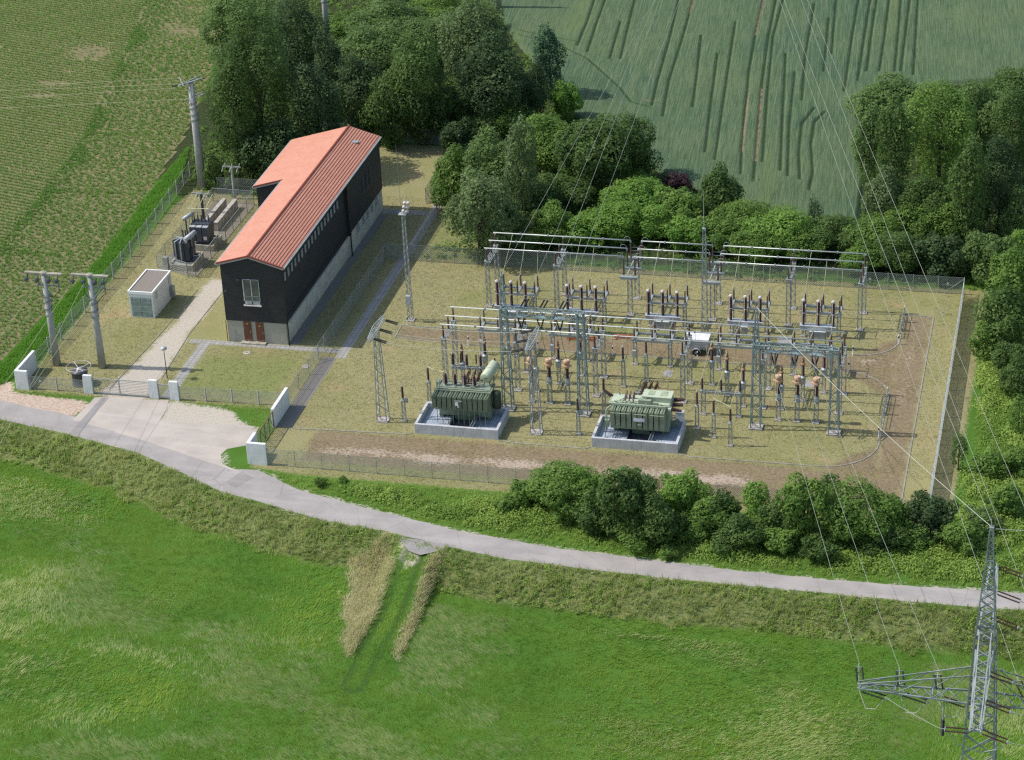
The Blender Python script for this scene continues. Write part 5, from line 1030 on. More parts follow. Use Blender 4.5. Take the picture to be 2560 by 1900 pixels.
for x, y, l in ((9.6, 7.85, 'tan topped current transformer partly hidden behind the slanted arm mast'), (11.39, 7.85, 'tan topped current transformer between slanted arm mast and gantry leg, left of its twin'), (13.15, 7.85, 'tan topped current transformer right beside the right leg of the left gantry'),
    (33.44, 7.82, 'tan topped current transformer nearest the left leg of the right gantry'), (35.21, 7.8, 'middle tan topped current transformer under the right gantry beam'), (37.0, 7.8, 'tan topped current transformer nearest the right leg of the right gantry')):
    if c0 is None: c0 = current_tf(l, x, y)
    else: dup(c0, (x, y, 0), l)
def voltage_tf(label, x, y):
    t = thing('voltage_transformer', label, 'voltage transformer', (x, y, 0)); m = MB(); m.lattice(0, 0, .08, 1.9, .32, .30, .05, .024, .36); m.build('lattice_pedestal', M['galv'], t); footing(t, 0, 0, .55)
    m = MB(); m.b0(-.23, -.23, 1.9, .23, .23, 2.55); m.prof((0, 0, 2.55), (0, 0, 2.72), [(0, .3), (.04, .3), (.17, .16)], 10); m.build('base_tank', M['galv'], t)
    m = MB(); m.ins((0, 0, 2.7), (0, 0, 3.85), .10, .155, .085, 11); m.build('insulator', M['porcelain'], t, True)
    m = MB(); m.prof((0, 0, 3.85), (0, 0, 4.15), [(0, .18), (.12, .22), (.3, .12)], 9); g = random.Random(6)
    for k in range(7):
        a = g.uniform(0, 6.28); z = 3.95+k*.07; m.tube((.16*math.cos(a), .16*math.sin(a), z), (.10*math.cos(a+2), .10*math.sin(a+2), z+.28), .05, 6, .07)
    m.tube((-.1, 0, 4.05), (-.3, -.05, 3.9), .06, 6); m.tube((.02, 0, 4.4), (.05, 0, 4.8), .03, 6); m.build('head', M['copper'], t); return t
v0 = None
for x, y, l in ((2.25, 9.9, 'bronze headed voltage transformer behind the left green transformer, nearest the front'), (4.05, 11.8, 'bronze headed voltage transformer just left behind the green oil drum'), (5.95, 13.8, 'bronze headed voltage transformer half hidden by the left leg of the left gantry'),
    (9.6, 9.95, 'bronze headed voltage transformer standing behind the leftmost tan topped current transformer'), (11.42, 11.8, 'bronze headed voltage transformer seen between the left gantry legs, free standing'), (13.2, 13.8, 'bronze headed voltage transformer behind the right leg of the left gantry'),
    (26.18, 13.82, 'bronze headed voltage transformer just right of the box trailer'), (27.95, 11.9, 'bronze headed voltage transformer right behind the three insulator frame, middle of its row'), (29.8, 9.97, 'bronze headed voltage transformer left of the right gantry, nearest the front'),
    (33.44, 9.9, 'bronze headed voltage transformer behind the tan head nearest the right gantry left leg'), (35.23, 11.87, 'bronze headed voltage transformer seen through the middle of the right gantry'), (37.0, 13.81, 'bronze headed voltage transformer beside the right leg of the right gantry, farthest back')):
    if v0 is None: v0 = voltage_tf(l, x, y)
    else: dup(v0, (x, y, 0), l)
def post_ins(name, cat, label, x, y, h, box=False):
    t = thing(name, label, cat, (x, y, 0)); zi = h-1.35; m = MB(); m.lattice(0, 0, .08, zi-.25, .32, .26, .05, .024, .36); m.build('lattice_pedestal', M['galv'], t); footing(t, 0, 0, .5)
    m = MB(); m.prof((0, 0, zi-.25), (0, 0, zi), [(0, .2), (.05, .2), (.06, .11), (.25, .10)], 8)
    if box: m.box(.32, .05, zi-.3, .3, .22, .4)
    m.build('base_fitting', M['galv'], t); m = MB(); m.ins((0, 0, zi), (0, 0, h-.12), .085, .13, .085, 10, .85); m.build('insulator', M['porcelain'], t, True); m = MB(); m.tube((0, 0, h-.12), (0, 0, h+.1), .06, 7, .03); m.build('terminal', M['whitecap'], t); return t
for x, y, h, b, l in ((-1.64, 2.23, 3.85, True, 'single brown post insulator beside the slanted arm mast, left of the left basin'), (-.15, 6.05, 3.95, False, 'single brown post insulator at the back left corner of the left basin'), (15.4, 2.2, 3.95, True, 'single post insulator between the two basins, nearest the front'), (17.1, 6.0, 4.2, False, 'single post insulator behind the slanted left bushing of the pale green transformer'),
    (17.75, 12.2, 4.4, False, 'single post insulator rising behind the pale green transformer, left of its twin'), (19.76, 13.6, 4.5, False, 'single post insulator standing near the cobbled patch, right of its twin'), (26.17, 5.1, 3.95, False, 'first of three stepped post insulators right of the pale green transformer, farthest back'), (27.98, 3.6, 4.0, False, 'middle of three stepped post insulators right of the pale green transformer'), (29.76, 2.25, 4.0, False, 'frontmost of three stepped post insulators right of the pale green transformer')): post_ins('post_insulator', 'post insulator', l, x, y, h, b)
def tri_frame(label, x, y, L, hz, big):
    t = thing('insulator_frame', label, 'insulator frame', (x, y, 0))
    for q in (.12, L-.12):
        m = MB(); m.lattice(q, 0, .08, hz-.2, .36, .34, .05, .025, .36); m.build('lattice_leg', M['galv'], t); footing(t, q, 0, .55)
    m = MB(); m.girder((-.15, 0, hz-.12), (L+.15, 0, hz-.12), .3, .2, ch=.06, br=.03, n=12); m.build('beam', M['galv'], t)
    for i in range(3):
        q = .0+i*L/2; m = MB(); r = 1.25 if big else 1.0; m.prof((q, 0, hz), (q, 0, hz+.18), [(0, .16), (.18, .1)], 8); m.build('base_fitting', M['galv'], t); m = MB(); m.ins((q, 0, hz+.18), (q, 0, hz+1.3), .09*r, .14*r, .085, 10, .95 if big else .75); m.build('insulator', M['porcelain'], t, True); m = MB(); m.tube((q, 0, hz+1.3), (q, 0, hz+1.5), .07, 7, .03); m.build('terminal', M['whitecap'], t)
    return t
tri_frame('frame with three slim brown insulators on a lattice beam left of the right gantry', 26.2, 7.87, 3.6, 2.55, False)
t = tri_frame('frame with three thick brown insulators behind the bushings of the dark green transformer', 2.25, 6.6, 2.75, 4.0, True)
for q in (.65, 2.2): m = MB(); m.ins((q, .5, 4.05), (q, .5, 5.1), .06, .10, .085, 8, .8); m.build('rear_insulator', M['porcelain'], t, True)
def cable_stand(label, x, y, hz):
    t = thing('cable_end_stand', label, 'cable stand', (x, y, 0)); g = random.Random(9); m = MB()
    for q in (0, 2.1): m.bar((q, 0, 0), (q, 0, hz), .14); footing(t, q, 0, .4)
    for z in (hz, hz-.4): m.bar((-.1, 0, z), (2.2, 0, z), .1)
    m.bar((-.1, .5, hz), (2.2, .5, hz), .08); m.build('steel_frame', M['galv'], t)
    for i in range(3):
        m = MB(); q = .45+i*.55
        for j in range(3): m.ins((q+j*.1, -.1+j*.2, hz), (q+.35+j*.07, .2+j*.2, hz+.95), .035, .07, .08, 7)
        m.path([(q, -.4, hz-.2), (q+.2, 0, hz+.5), (q+.45, .4, hz+1.25), (q+.5, .5, hz+.5)], .03); m.build('cable_end', M['porcelain'], t)
    return t
cs = cable_stand('stand of small brown cable ends right behind the dark green transformer', 3.2, 5.45, 3.0); dup(cs, (20.3, 5.6, 0), 'stand of small brown cable ends right behind the pale green transformer')

# ---- gantries
def gantry(label, x0, x1, y, zb, zt, spike):
    t = thing('gantry', label, 'gantry', (x0, y, 0)); L = x1-x0
    for q in (0, L):
        top = zt if q else spike; m = MB(); m.lattice(q, 0, .12, zt, .92, .56, .11, .045, .85); m.build('lattice_column', M['green_steel'], t); footing(t, q, 0, 1.3, 1.2, .16)
        if not q:
            m = MB(); m.lattice(0, 0, zt, spike-.25, .5, .14, .07, .035, .6); m.tube((0, 0, spike-.3), (0, 0, spike+.25), .05, 6); m.prof((0, 0, spike-.35), (0, 0, spike-.2), [(0, .12), (.15, .12)], 8); m.build('earth_peak', M['green_steel'], t)
    m = MB(); m.girder((-.2, 0, (zb+zt)/2), (L+.3, 0, (zb+zt)/2), .62, zt-zb, ch=.09, br=.045, n=14); m.build('beam', M['green_steel'], t)
    for i in range(3):
        q = 1.7+i*1.86; m = MB(); m.b0(q-.5, -.34, zb-.03, q+.5, .34, zb+.02); m.build('string_plate', M['green_steel'], t)
        for s in (-1, 1):
            m = MB(); m.ins((q+.34*s, -.1, zb-.05), (q+.05*s, -.1, zb-1.15), .05, .085, .09, 8); m.build('vee_string', M['black_ins'], t)
        m = MB(); m.tube((q, -.1, zb-1.15), (q, -.1, zb-1.4), .03, 5); m.box(q, -.1, zb-1.2, .2, .05, .12); m.build('string_clamp', M['galv_dark'], t)
    return t, x0, y
ga, _, _ = gantry('left tall green grey lattice gantry standing beside the left transformer basin', 7.68, 15.08, 6.05, 10.1, 10.85, 14.4)
gb, _, _ = gantry('right green grey lattice gantry with tension insulator strings facing the big pylon', 31.6, 38.87, 6.05, 8.1, 8.8, 12.4)
for i in range(3):
    q = 1.7+i*1.86
    for s in (-.17, .17):
        m = MB(); m.ins((q+s, .35, 10.75), (q+s+.25, 1.5, 11.15), .05, .085, .09, 8); m.build('tension_string', M['black_ins'], ga); m = MB(); m.ins((q+s-.1, -.35, 8.2), (q+s+.06, -1.35, 7.45), .05, .085, .09, 8); m.build('tension_string', M['black_ins'], gb)
    m = MB(); m.bar((q-.1, 1.5, 11.15), (q+.6, 1.5, 11.15), .05); m.build('yoke', M['galv_dark'], ga); m = MB(); m.bar((q-.25, -1.37, 7.42), (q+.35, -1.37, 7.42), .05); m.build('yoke', M['galv_dark'], gb)
    wires('dropper_wire', 'down lead from the %s string of the left gantry to a current transformer' % ('left', 'middle', 'right')[i], 'wire', [[(7.68+q, 5.95, 8.7), (7.68+q+.1, 6.8, 6.5), (9.6+1.78*i, 7.85, 4.8)]], .022, 'wire_dark')
    wires('dropper_wire', 'down lead from the %s string of the right gantry to a current transformer' % ('left', 'middle', 'right')[i], 'wire', [[(31.6+q, 5.95, 6.75), (31.6+q+.05, 6.8, 5.9), (33.44+1.78*i, 7.82, 4.8)]], .022, 'wire')
def strain_mast(label, x, y, s):
    t = thing('strain_mast', label, 'lattice mast', (x, y, 0)); m = MB(); m.lattice(0, 0, .1, 9.6, .95, .42, .075, .038, .62); m.build('lattice_column', M['galv'], t); footing(t, 0, 0, 1.15)
    m = MB(); w = 2.45
    pts = [(-w, 9.75, .22), (0, 9.85, .62), (w, 9.75, .22)]
    for dx in (-1, 1):
        for a, b in zip(pts[:-1], pts[1:]):
            for k in (-1, 1): m.bar((dx*a[2]/2, a[0], a[1]+k*.16), (dx*b[2]/2, b[0], b[1]+k*.16), .07)
    for i in range(11):
        y_ = -w+i*w*.2; ww = .22+.4*(1-abs(y_)/w); y2 = y_+w*.2 if i < 10 else y_; m.bar((-ww/2, y_, 9.95), (ww/2, y2, 9.95), .045); m.bar((-ww/2, y_, 9.65), (ww/2, y_, 9.95), .035)
    m.build('crossarm', M['galv'], t)
    for yy in (-1.95, 0, 1.95):
        for k in (-.12, .12): m = MB(); m.ins((.35*s, yy+k, 9.75), (1.55*s, yy+k*1.3, 9.45), .05, .085, .09, 8); m.build('tension_string', M['black_ins'], t)
        m = MB(); m.bar((1.6*s, yy-.22, 9.44), (1.6*s, yy+.22, 9.44), .05); m.build('yoke', M['galv_dark'], t)
strain_mast('lattice strain mast with slanting top arm at the left edge of the switchyard lawn', -3.7, 2.05, 1); strain_mast('lattice strain mast with slanting top arm between the two transformer basins', 11.39, 1.95, -1)
for yy, l in ((-1.95, 'front'), (0, 'middle'), (1.95, 'rear')): wires('strain_wire', '%s of three wires strung between the two slanting arm masts' % l, 'wire', [[(-2.0, 2.0+yy, 9.42), (9.7, 2.0+yy, 9.42)]], .022, 'wire', sag=.25)
wires('jumper_wire', 'pale wire from the left post insulators up towards the busbar column', 'wire', [[(-1.64, 2.23, 3.95), (-.15, 6.05, 4.0)], [(-.15, 6.05, 4.0), (2.36, 3.3, 5.05)]], .022, 'wire_yellow', sag=.1)
wires('jumper_wire', 'pale wires linking the stepped post insulators and the three insulator frame', 'wire', [[(26.17, 5.1, 4.05), (26.2, 7.87, 4.05), (26.18, 13.8, 4.8)], [(27.98, 3.6, 4.1), (28.0, 7.87, 4.05), (27.95, 11.9, 4.8)], [(29.76, 2.25, 4.1), (29.8, 7.87, 4.05), (29.8, 9.97, 4.8)], [(27.98, 3.6, 4.1), (29.76, 2.25, 4.1)]], .018, 'wire_yellow')
wires('jumper_wire', 'thin wires from the transformer bushings up to the strung wires', 'wire', [[(2.36, 3.3, 5.1), (1.2, 3.0, 9.2)], [(3.3, 3.3, 5.1), (4.6, 4.9, 6.6), (2.25, 9.9, 4.8)], [(5.18, 3.3, 5.1), (5.4, 8, 7), (4.05, 11.8, 4.8)]], .016, 'wire')

# ---- masts
def light_mast():
    t = thing('floodlight_mast', 'tall slim lattice mast with floodlights beside the slab path', 'light mast', (-6.85, 23.2, 0)); m = MB(); m.lattice(0, 0, .1, 12.0, .46, .28, .06, .03, .36); m.build('lattice_column', M['galv'], t); footing(t, 0, 0, .85)
    m = MB(); m.b0(-.24, -.55, 2.0, .24, -.25, 3.0); m.build('switch_box', M['grey_metal'], t); m = MB(); m.b0(-.45, -.35, 12.0, .35, .35, 12.06); m.build('platform', M['galv'], t)
    m = MB(); m.bar((0, 0, 12), (.45, .3, 14.1), .06); m.build('light_bracket', M['galv'], t)
    for k in range(3):
        for s in (-.14, .22): m = MB(); b = (.18+.1*k+s, .1, 12.5+.45*k); m.prof(b, (b[0]+.05, b[1]-.25, b[2]-.22), [(0, .08), (.1, .19), (.3, .2), (.33, .12)], 10); m.build('floodlight', M['whitecap'], t)
    m = MB(); m.tube((-.2, 0, 12), (-.25, 0, 19.5), .018, 5); m.build('lightning_rod', M['galv_dark'], t)
light_mast()
t = thing('lightning_mast', 'slim lattice lightning mast with needle top behind the box trailer', 'lightning mast', (23.85, 23.75, 0)); m = MB(); m.lattice(0, 0, .1, 12.0, .62, .24, .06, .03, .5); m.build('lattice_column', M['galv'], t); m = MB(); m.tube((0, 0, 12), (-.05, 0, 16.2), .05, 6, .02); m.box(0, 0, 12, .3, .3, .12); m.build('needle', M['galv'], t); footing(t, 0, 0, .9)
# ---- trailer, barriers, marker posts
def trailer():
    t = thing('box_trailer', 'small grey box trailer with a pale lid parked under the front busbars', 'trailer', (22.45, 19.75, 0)); w, d = 2.4, 1.55
    m = MB(); m.b0(0, 0, .62, w, d, .78); m.build('chassis', M['galv_dark'], t)
    m = MB(); m.b0(0, 0, .78, w, .04, 1.62); m.b0(0, d-.04, .78, w, d, 1.62); m.b0(0, .04, .78, .04, d-.04, 1.62); m.b0(w-.04, .04, .78, w, d-.04, 1.62)
    for z in (1.02, 1.3): m.b0(-.01, -.02, z, w+.01, 0, z+.03)
    for x in (0, w*.33, w*.66, w-.05): m.b0(x, -.025, .78, x+.05, 0, 1.62)
    m.build('side_panel', M['planks'], t)
    m = MB(); m.b0(-.03, -.03, 1.62, w+.03, d+.03, 1.74); o = m.build('lid', plain('trailer_lid', (.62, .62, .60), .5, .08), t); md = o.modifiers.new('b', 'BEVEL'); md.width = .03; md.segments = 2
    for y in (-.12, d+.12):
        m = MB(); m.prof((w*.5, y-.08, .36), (w*.5, y+.08, .36), [(0, .28), (.03, .34), (.13, .34), (.16, .28)], 18); wl = m.build('wheel', M['black'], t, True); m = MB(); m.prof((w*.5, y-.10, .36), (w*.5, y+.10, .36), [(0, .10), (.03, .19), (.17, .19), (.2, .1)], 14); m.build('rim', M['galv'], wl)
        m = MB()
        for i in range(8): a = R(180-i*22.5); b = R(180-(i+1)*22.5); m.add([(w*.5+.42*math.cos(a), y-.13, .36+.42*math.sin(a)), (w*.5+.42*math.cos(a), y+.13, .36+.42*math.sin(a)), (w*.5+.42*math.cos(b), y+.13, .36+.42*math.sin(b)), (w*.5+.42*math.cos(b), y-.13, .36+.42*math.sin(b))], [(0, 1, 2, 3)])
        o = m.build('mudguard', M['grey_metal'], t); o.modifiers.new('s', 'SOLIDIFY').thickness = .02
    m = MB(); m.bar((w, d*.2, .66), (w+1.1, d*.5, .6), .08); m.bar((w, d*.8, .66), (w+1.1, d*.5, .6), .08); m.tube((w+1.0, d*.5, .62), (w+1.35, d*.5, .62), .05, 8); m.tube((w+.9, d*.5, .05), (w+.9, d*.5, .7), .03, 6); m.build('drawbar', M['galv_dark'], t)
trailer()
def barrier(label, x, y, L):
    t = thing('plastic_barrier', label, 'barrier', (x, y, 0)); m = MB()
    for z in (.12, .38): m.b0(0, -.05, z, L, .05, z+.14)
    k = int(L/.28)
    for i in range(k+1): m.b0(i*L/k-.03, -.035, .12, i*L/k+.03, .035, .50)
    m.build('panel', M['orange'], t)
    for q in (.15, L-.15): m = MB(); m.b0(q-.06, -.3, 0, q+.06, .3, .12); m.build('foot', M['orange'], t)
barrier('orange plastic barrier on the brown strip to the left of the trailer', 14.9, 22.1, 2.2); barrier('faded orange plastic barrier on the brown strip behind the left gantry', 10.2, 21.2, 3.0)
mk = None
for x, y, l in ((.51, 18.55, 'white marker post with black band behind the leftmost front disconnector leg'), (7.75, 18.55, 'white marker post with black band between the left gantry and the slanted arm'), (15.39, 18.55, 'white marker post with black band in front of the orange barrier'), (23.94, 18.6, 'white marker post with black band right in front of the trailer wheel'), (38.92, 22.0, 'white marker post with black band at the far side of the brown strip, right end'), (38.87, 18.64, 'white marker post with black band at the near side of the brown strip, right end'),
    (43.07, 13.9, 'pale marker post on the kerb bend at the right of the yard'), (43.03, 6.02, 'pale marker post on the right kerb near the gantry beam shadow'), (-6.88, 22.0, 'white marker post at the foot of the floodlight mast'), (43.1, 25.0, 'pale marker post on the upper right kerb bend'), (43.1, 31.6, 'pale marker post at the top end of the right kerb'), (13.45, 21.6, 'white marker post with black band beyond the orange barriers')):
    if mk is None:
        mk = thing('marker_post', l, 'marker post', (x, y, 0)); m = MB(); m.prof((0, 0, 0), (0, 0, 1.05), [(0, .06), (1.0, .055), (1.05, .03)], 8); m.build('post', M['white'], mk); m = MB(); m.prof((0, 0, .68), (0, 0, .9), [(0, .064), (.22, .064)], 8); m.build('black_band', M['black'], mk)
    else: dup(mk, (x, y, 0), l)
# low railings on the right kerb
for y0, y1, l in ((7.5, 13.7, 'low grey tube railing along the lower right kerb of the yard'), (26.2, 31.4, 'low grey tube railing along the upper right kerb of the yard')):
    t = thing('tube_railing', l, 'railing', (43.1, y0, 0)); L = y1-y0; m = MB()
    for z in (.5, .95): m.tube((0, 0, z), (0, L, z), .03, 6)
    m.build('rail', M['galv_dark'], t); k = int(L/.9)
    for i in range(k+1): m = MB(); m.tube((0, L*i/k, 0), (0, L*i/k, .97), .03, 6); m.build('post', M['galv_dark'], t)
# ================================================================ big pylon and overhead lines
PX, PY, PZ = 55.3, -47.0, -1.5
def pylon():
    t = thing('transmission_pylon', 'big lattice transmission pylon with crossed arms rising from the meadow', 'pylon', (PX, PY, PZ)); o = -PZ; mt = M['pylon']
    def lvl(z0, z1, w0, w1, step, leg, br): m = MB(); m.lattice(0, 0, z0+o, z1+o, w0, w1, leg, br, step); return m
    m = MB()
    for (z0, z1, w0, w1, st, lg, br) in ((PZ, 8.6, 2.75, 1.9, 1.7, .17, .075), (8.6, 14.9, 1.9, 1.35, .9, .14, .06), (14.9, 21.0, 1.35, .5, .75, .11, .05), (21.0, 23.3, .5, .26, .5, .09, .045)):
        m.lattice(0, 0, z0+o, z1+o, w0, w1, lg*.88, br*.85, st)
        n = max(2, int(round((z1-z0)/st)))      # second diagonals: crossed bracing
        for k in range(n):
            for i in range(4):
                a, b = z0+(z1-z0)*k/n+o, z0+(z1-z0)*(k+1)/n+o; wa, wb = (w0+(w1-w0)*k/n)/2, (w0+(w1-w0)*(k+1)/n)/2; c = ((-1, -1), (1, -1), (1, 1), (-1, 1)); p, q = c[i], c[(i+1) % 4]
                if (k+i) % 2: m.bar((q[0]*wa, q[1]*wa, a), (p[0]*wb, p[1]*wb, b), br)
                else: m.bar((p[0]*wa, p[1]*wa, a), (q[0]*wb, q[1]*wb, b), br)
    m.build('tower_body', mt, t); m = MB(); m.box(0, 0, 23.4+o, .32, .32, .3); m.tube((0, 0, 23.4+o), (-.05, .1, 24.1+o), .04, 6); m.build('peak_cap', M['galv'], t)
    for k in ((-1, -1), (1, -1), (1, 1), (-1, 1)): footing(t, k[0]*1.38, k[1]*1.38, .7, None, .3)
    def arm(nm, axis, L, zb, ht, mat, tipw=.55, bw=1.7):
        m = MB()
        def pt(f, s, top):
            w = (bw+(tipw-bw)*f)/2; a = .55+(L-.55)*f if axis[2] > 0 else -(.55+(L-.55)*f); z = zb+o+((ht*(1-f)+.28) if top else 0); return (a, s*w, z) if axis[0] else (s*w, a, z)
        n = 9
        for s in (-1, 1):
            m.bar(pt(0, s, 0), pt(1, s, 0), .11); m.bar(pt(0, s*.7, 1), pt(1, s*.7, 1), .075)
        for k in range(n):
            f0, f1 = k/n, (k+1)/n; m.bar(pt(f0, -1, 0), pt(f1, 1, 0), .05); m.bar(pt(f0, 1, 0), pt(f1, -1, 0), .05)
        for f in (.36, .68, .98):
            m.bar(pt(f, -1, 0), pt(f, 1, 0), .16)
            for s in (-1, 1): m.bar(pt(f, s, 0), pt(f, s*.7, 1), .06); m.bar(pt(max(0, f-.3), s*.7, 1), pt(f, s, 0), .05)
        return m.build(nm, mat, t)
    arm('crossarm', (1, 0, -1), 8.75, 9.35, 2.0, mt); arm('crossarm', (1, 0, 1), 9.0, 9.35, 2.0, mt); arm('line_arm', (0, 1, -1), 10.3, 13.9, 1.2, M['galv'], .75, 1.2); arm('line_arm', (0, 1, 1), 10.3, 13.9, 1.2, M['galv'], .6, 1.2)
    def pair(p, q, nm='tension_string', mat='black_ins', gap=.22):
        p = Vector(p); q = Vector(q); d = (q-p).normalized(); u = d.cross(Vector((0, 0, 1))).normalized()*gap
        for s in (-1, 1): m = MB(); m.ins(p+u*s, q+u*s, .045, .075, .10, 8); m.build(nm, M[mat], t)
        m = MB(); m.bar(q-u*1.2, q+u*1.2, .06); m.bar(q, q+d*.35, .05); m.build('yoke', M['galv'], t)
    for i, x in enumerate((-8.6, -5.7, -3.0)):
        pair((x, .45, 9.5+o), (x-.25, 1.75, 9.75+o)); pair((x+.2, -.35, 9.3+o), (x+1.9, -.6, 9.0+o), 'tension_string', 'black_ins' if i < 2 else 'porcelain')
        m = MB(); P = [(x+1.9, -.6, 9.0+o), (x+1.2, -.7, 8.0+o), (x+.5, -.4, 7.75+o), (x-.1, .6, 8.6+o), (x-.25, 1.75, 9.75+o)]; m.path(P, .03); m.build('jumper', M['wire'], t)
    for x in (3.0, 5.9, 8.8): pair((x, .45, 9.5+o), (x-.6, 1.8, 9.85+o), 'tension_string', 'porcelain')
    for y in (-10.2, -6.8, -3.4, 3.4, 6.8, 10.2): pair((.45, y, 13.9+o), (2.1, y-.25, 13.5+o), 'tension_string', 'porcelain'); 
    pair((-.5, -10.2, 13.85+o), (-2.0, -10.1, 13.75+o), 'tension_string', 'porcelain')
    m = MB(); m.path([(-2.0, -10.1, 13.75+o), (-1.2, -10.2, 12.7+o), (.4, -10.3, 12.3+o), (1.6, -10.4, 12.8+o), (2.1, -10.45, 13.5+o)], .03); m.build('jumper', M['wire'], t)
    m = MB(); m.tube((-3.0+.4, -.6, 9.3+o), (-3.0+.4, -.7, 7.7+o), .06, 6); m.build('hanger', M['galv'], t); m = MB(); m.ins((-2.6, -.7, 7.7+o), (-2.6, -.7, 6.3+o), .09, .14, .10, 9); m.build('surge_arrester', M['black_ins'], t)
pylon()
def line(label, a, b, sag=.6, r=.02, mat='wire', group=None):
    a = Vector(a); b = Vector(b); t = thing('overhead_wire', label, 'overhead wire', a, group=group); m = MB(); n = 24
    m.path([(b-a)*(k/n)-Vector((0, 0, sag*4*(k/n)*(1-k/n))) for k in range(n+1)], r, 5); m.build('conductor', M[mat], t)
M['wire_bright'] = plain('bright_conductor', (.46, .48, .40), .45, .08, 1.0, .2)
nm3 = ('left', 'middle', 'right')
for i in range(3): line('%s of three conductors between the pylon left arm and the right gantry' % nm3[i], (31.6+1.75+1.86*i, 4.65, 7.42), (PX-8.85+2.85*i, PY+2.1, 9.8), .3, .014)
line('thick earth wire from the right gantry peak to the top of the pylon', (31.6, 6.05, 12.55), (PX-.1, PY, 23.6), .5, .022, 'wire_bright')
line('earth wire running off to the right from the top of the pylon', (PX+.2, PY, 23.4), (PX+32, PY+4.5, 23.0), .4, .02, 'wire_bright')
def ext(a, b, k): return tuple(a[i]+(b[i]-a[i])*k for i in range(3))
for p, q, l in (((PX+2.4, PY+1.9, 9.9), (25.94, 63.51)+(22,), 'inner conductor of the far line passing over the right end of the busbars'), ((PX-.1, PY+.1, 24.0), (27.57, 54.92)+(25,), 'earth wire of the far line meeting the pylon top'), ((PX+5.3, PY+1.9, 9.9), (28.30, 63.75)+(22,), 'third wire of the far line over the right part of the yard'), ((PX+8.2, PY+1.9, 9.9), (28.99, 63.82)+(22,), 'outermost wire of the far line over the right end of the yard')): line(l, p, ext(p, q, 1.5), .3, .016)
for i, (q, l) in enumerate((((13.06, 56.35)+(24,), 'earth wire from the left gantry peak over the woods'), ((11.03, 67.82)+(20,), 'left conductor from the left gantry over the bushes'), ((11.52, 67.87)+(20,), 'middle conductor from the left gantry over the bushes'), ((13.74, 68.09)+(20,), 'right conductor from the left gantry over the bushes'))):
    p = (7.68, 6.05, 14.5) if i == 0 else (7.68+1.95+1.86*(i-1), 7.6, 11.15); line(l, p, ext(p, q, 1.6), .2, .014)
for i, y in enumerate((-10.2, -6.8, -3.4, 3.4, 6.8, 10.2)): line('%s wire leaving the pylon to the right from its line arm' % ('first', 'second', 'third', 'fourth', 'fifth', 'sixth')[i], (PX+2.4, PY+y-.3, 13.45), (PX+40, PY+y-4, 13.2), .5, .014)
line('low wire linking the left arm tip and the near end of the line arm', (PX-6.6, PY-.65, 9.0), (PX-2.3, PY-10.1, 13.75), .1, .02)
for i in range(4):
    q = [(-63.79, 51.60)+(12.6,), (-63.69, 51.23)+(12.2,), (-63.20, 50.00)+(11.8,), (-63.30, 49.81)+(10.6,)][i]; p = [(-41.6, 54.6, 13.3), (-41.7, 53.2, 13.1), (-41.9, 52.0, 13.0), (-41.0, 53.4, 11.2)][i]; line('%s of four wires leaving the tall concrete pole over the crop field' % ('topmost', 'second', 'third', 'lowest')[i], p, ext(p, q, 2.4), .2, .016, 'wire_yellow')
for i, (p, q, l) in enumerate((((-36.8, 7.9, 9.7), (-35.03, -11.60)+(9.3,), 'left wire'), ((-35.6, 7.9, 9.6), (-32.18, -14.01)+(9.3,), 'middle wire'), ((-33.5, 7.9, 9.6), (-31.82, -20.63)+(9.0,), 'right wire'))): line(l+' leaving the right round pole towards the meadow', p, ext(p, q, 3.0), .15, .014, 'wire_yellow')
for i, (p, q, l) in enumerate((((-41.6, 7.7, 9.6), (-42.44, 4.70)+(9.3,), 'left wire'), ((-40.4, 7.7, 9.5), (-39.89, 0.91)+(9.3,), 'middle wire'))): line(l+' leaving the left round pole over the crop field', p, ext(p, q, 3.0), .15, .014, 'wire_yellow')
for x, y, h, l in ((-40.3, 101.5, 11.0, 'distant concrete pole standing in the scrub behind the dark trees'), (-20.5, 118, 11.0, 'distant pole at the top edge between scrub and wheat')):
    t = conc_pole(l, x, y, h, 0, .42, .28); m = MB(); m.bar((-1.3, 0, h), (1.3, 0, h), .2); m.build('crossarm', M['concrete_old'], t); m = MB()
    for k in (-1.1, 0, 1.1): m.tube((k, 0, h-.05), (k, 0, h-.5), .12, 8)
    m.build('insulator', M['whitecap'], t)

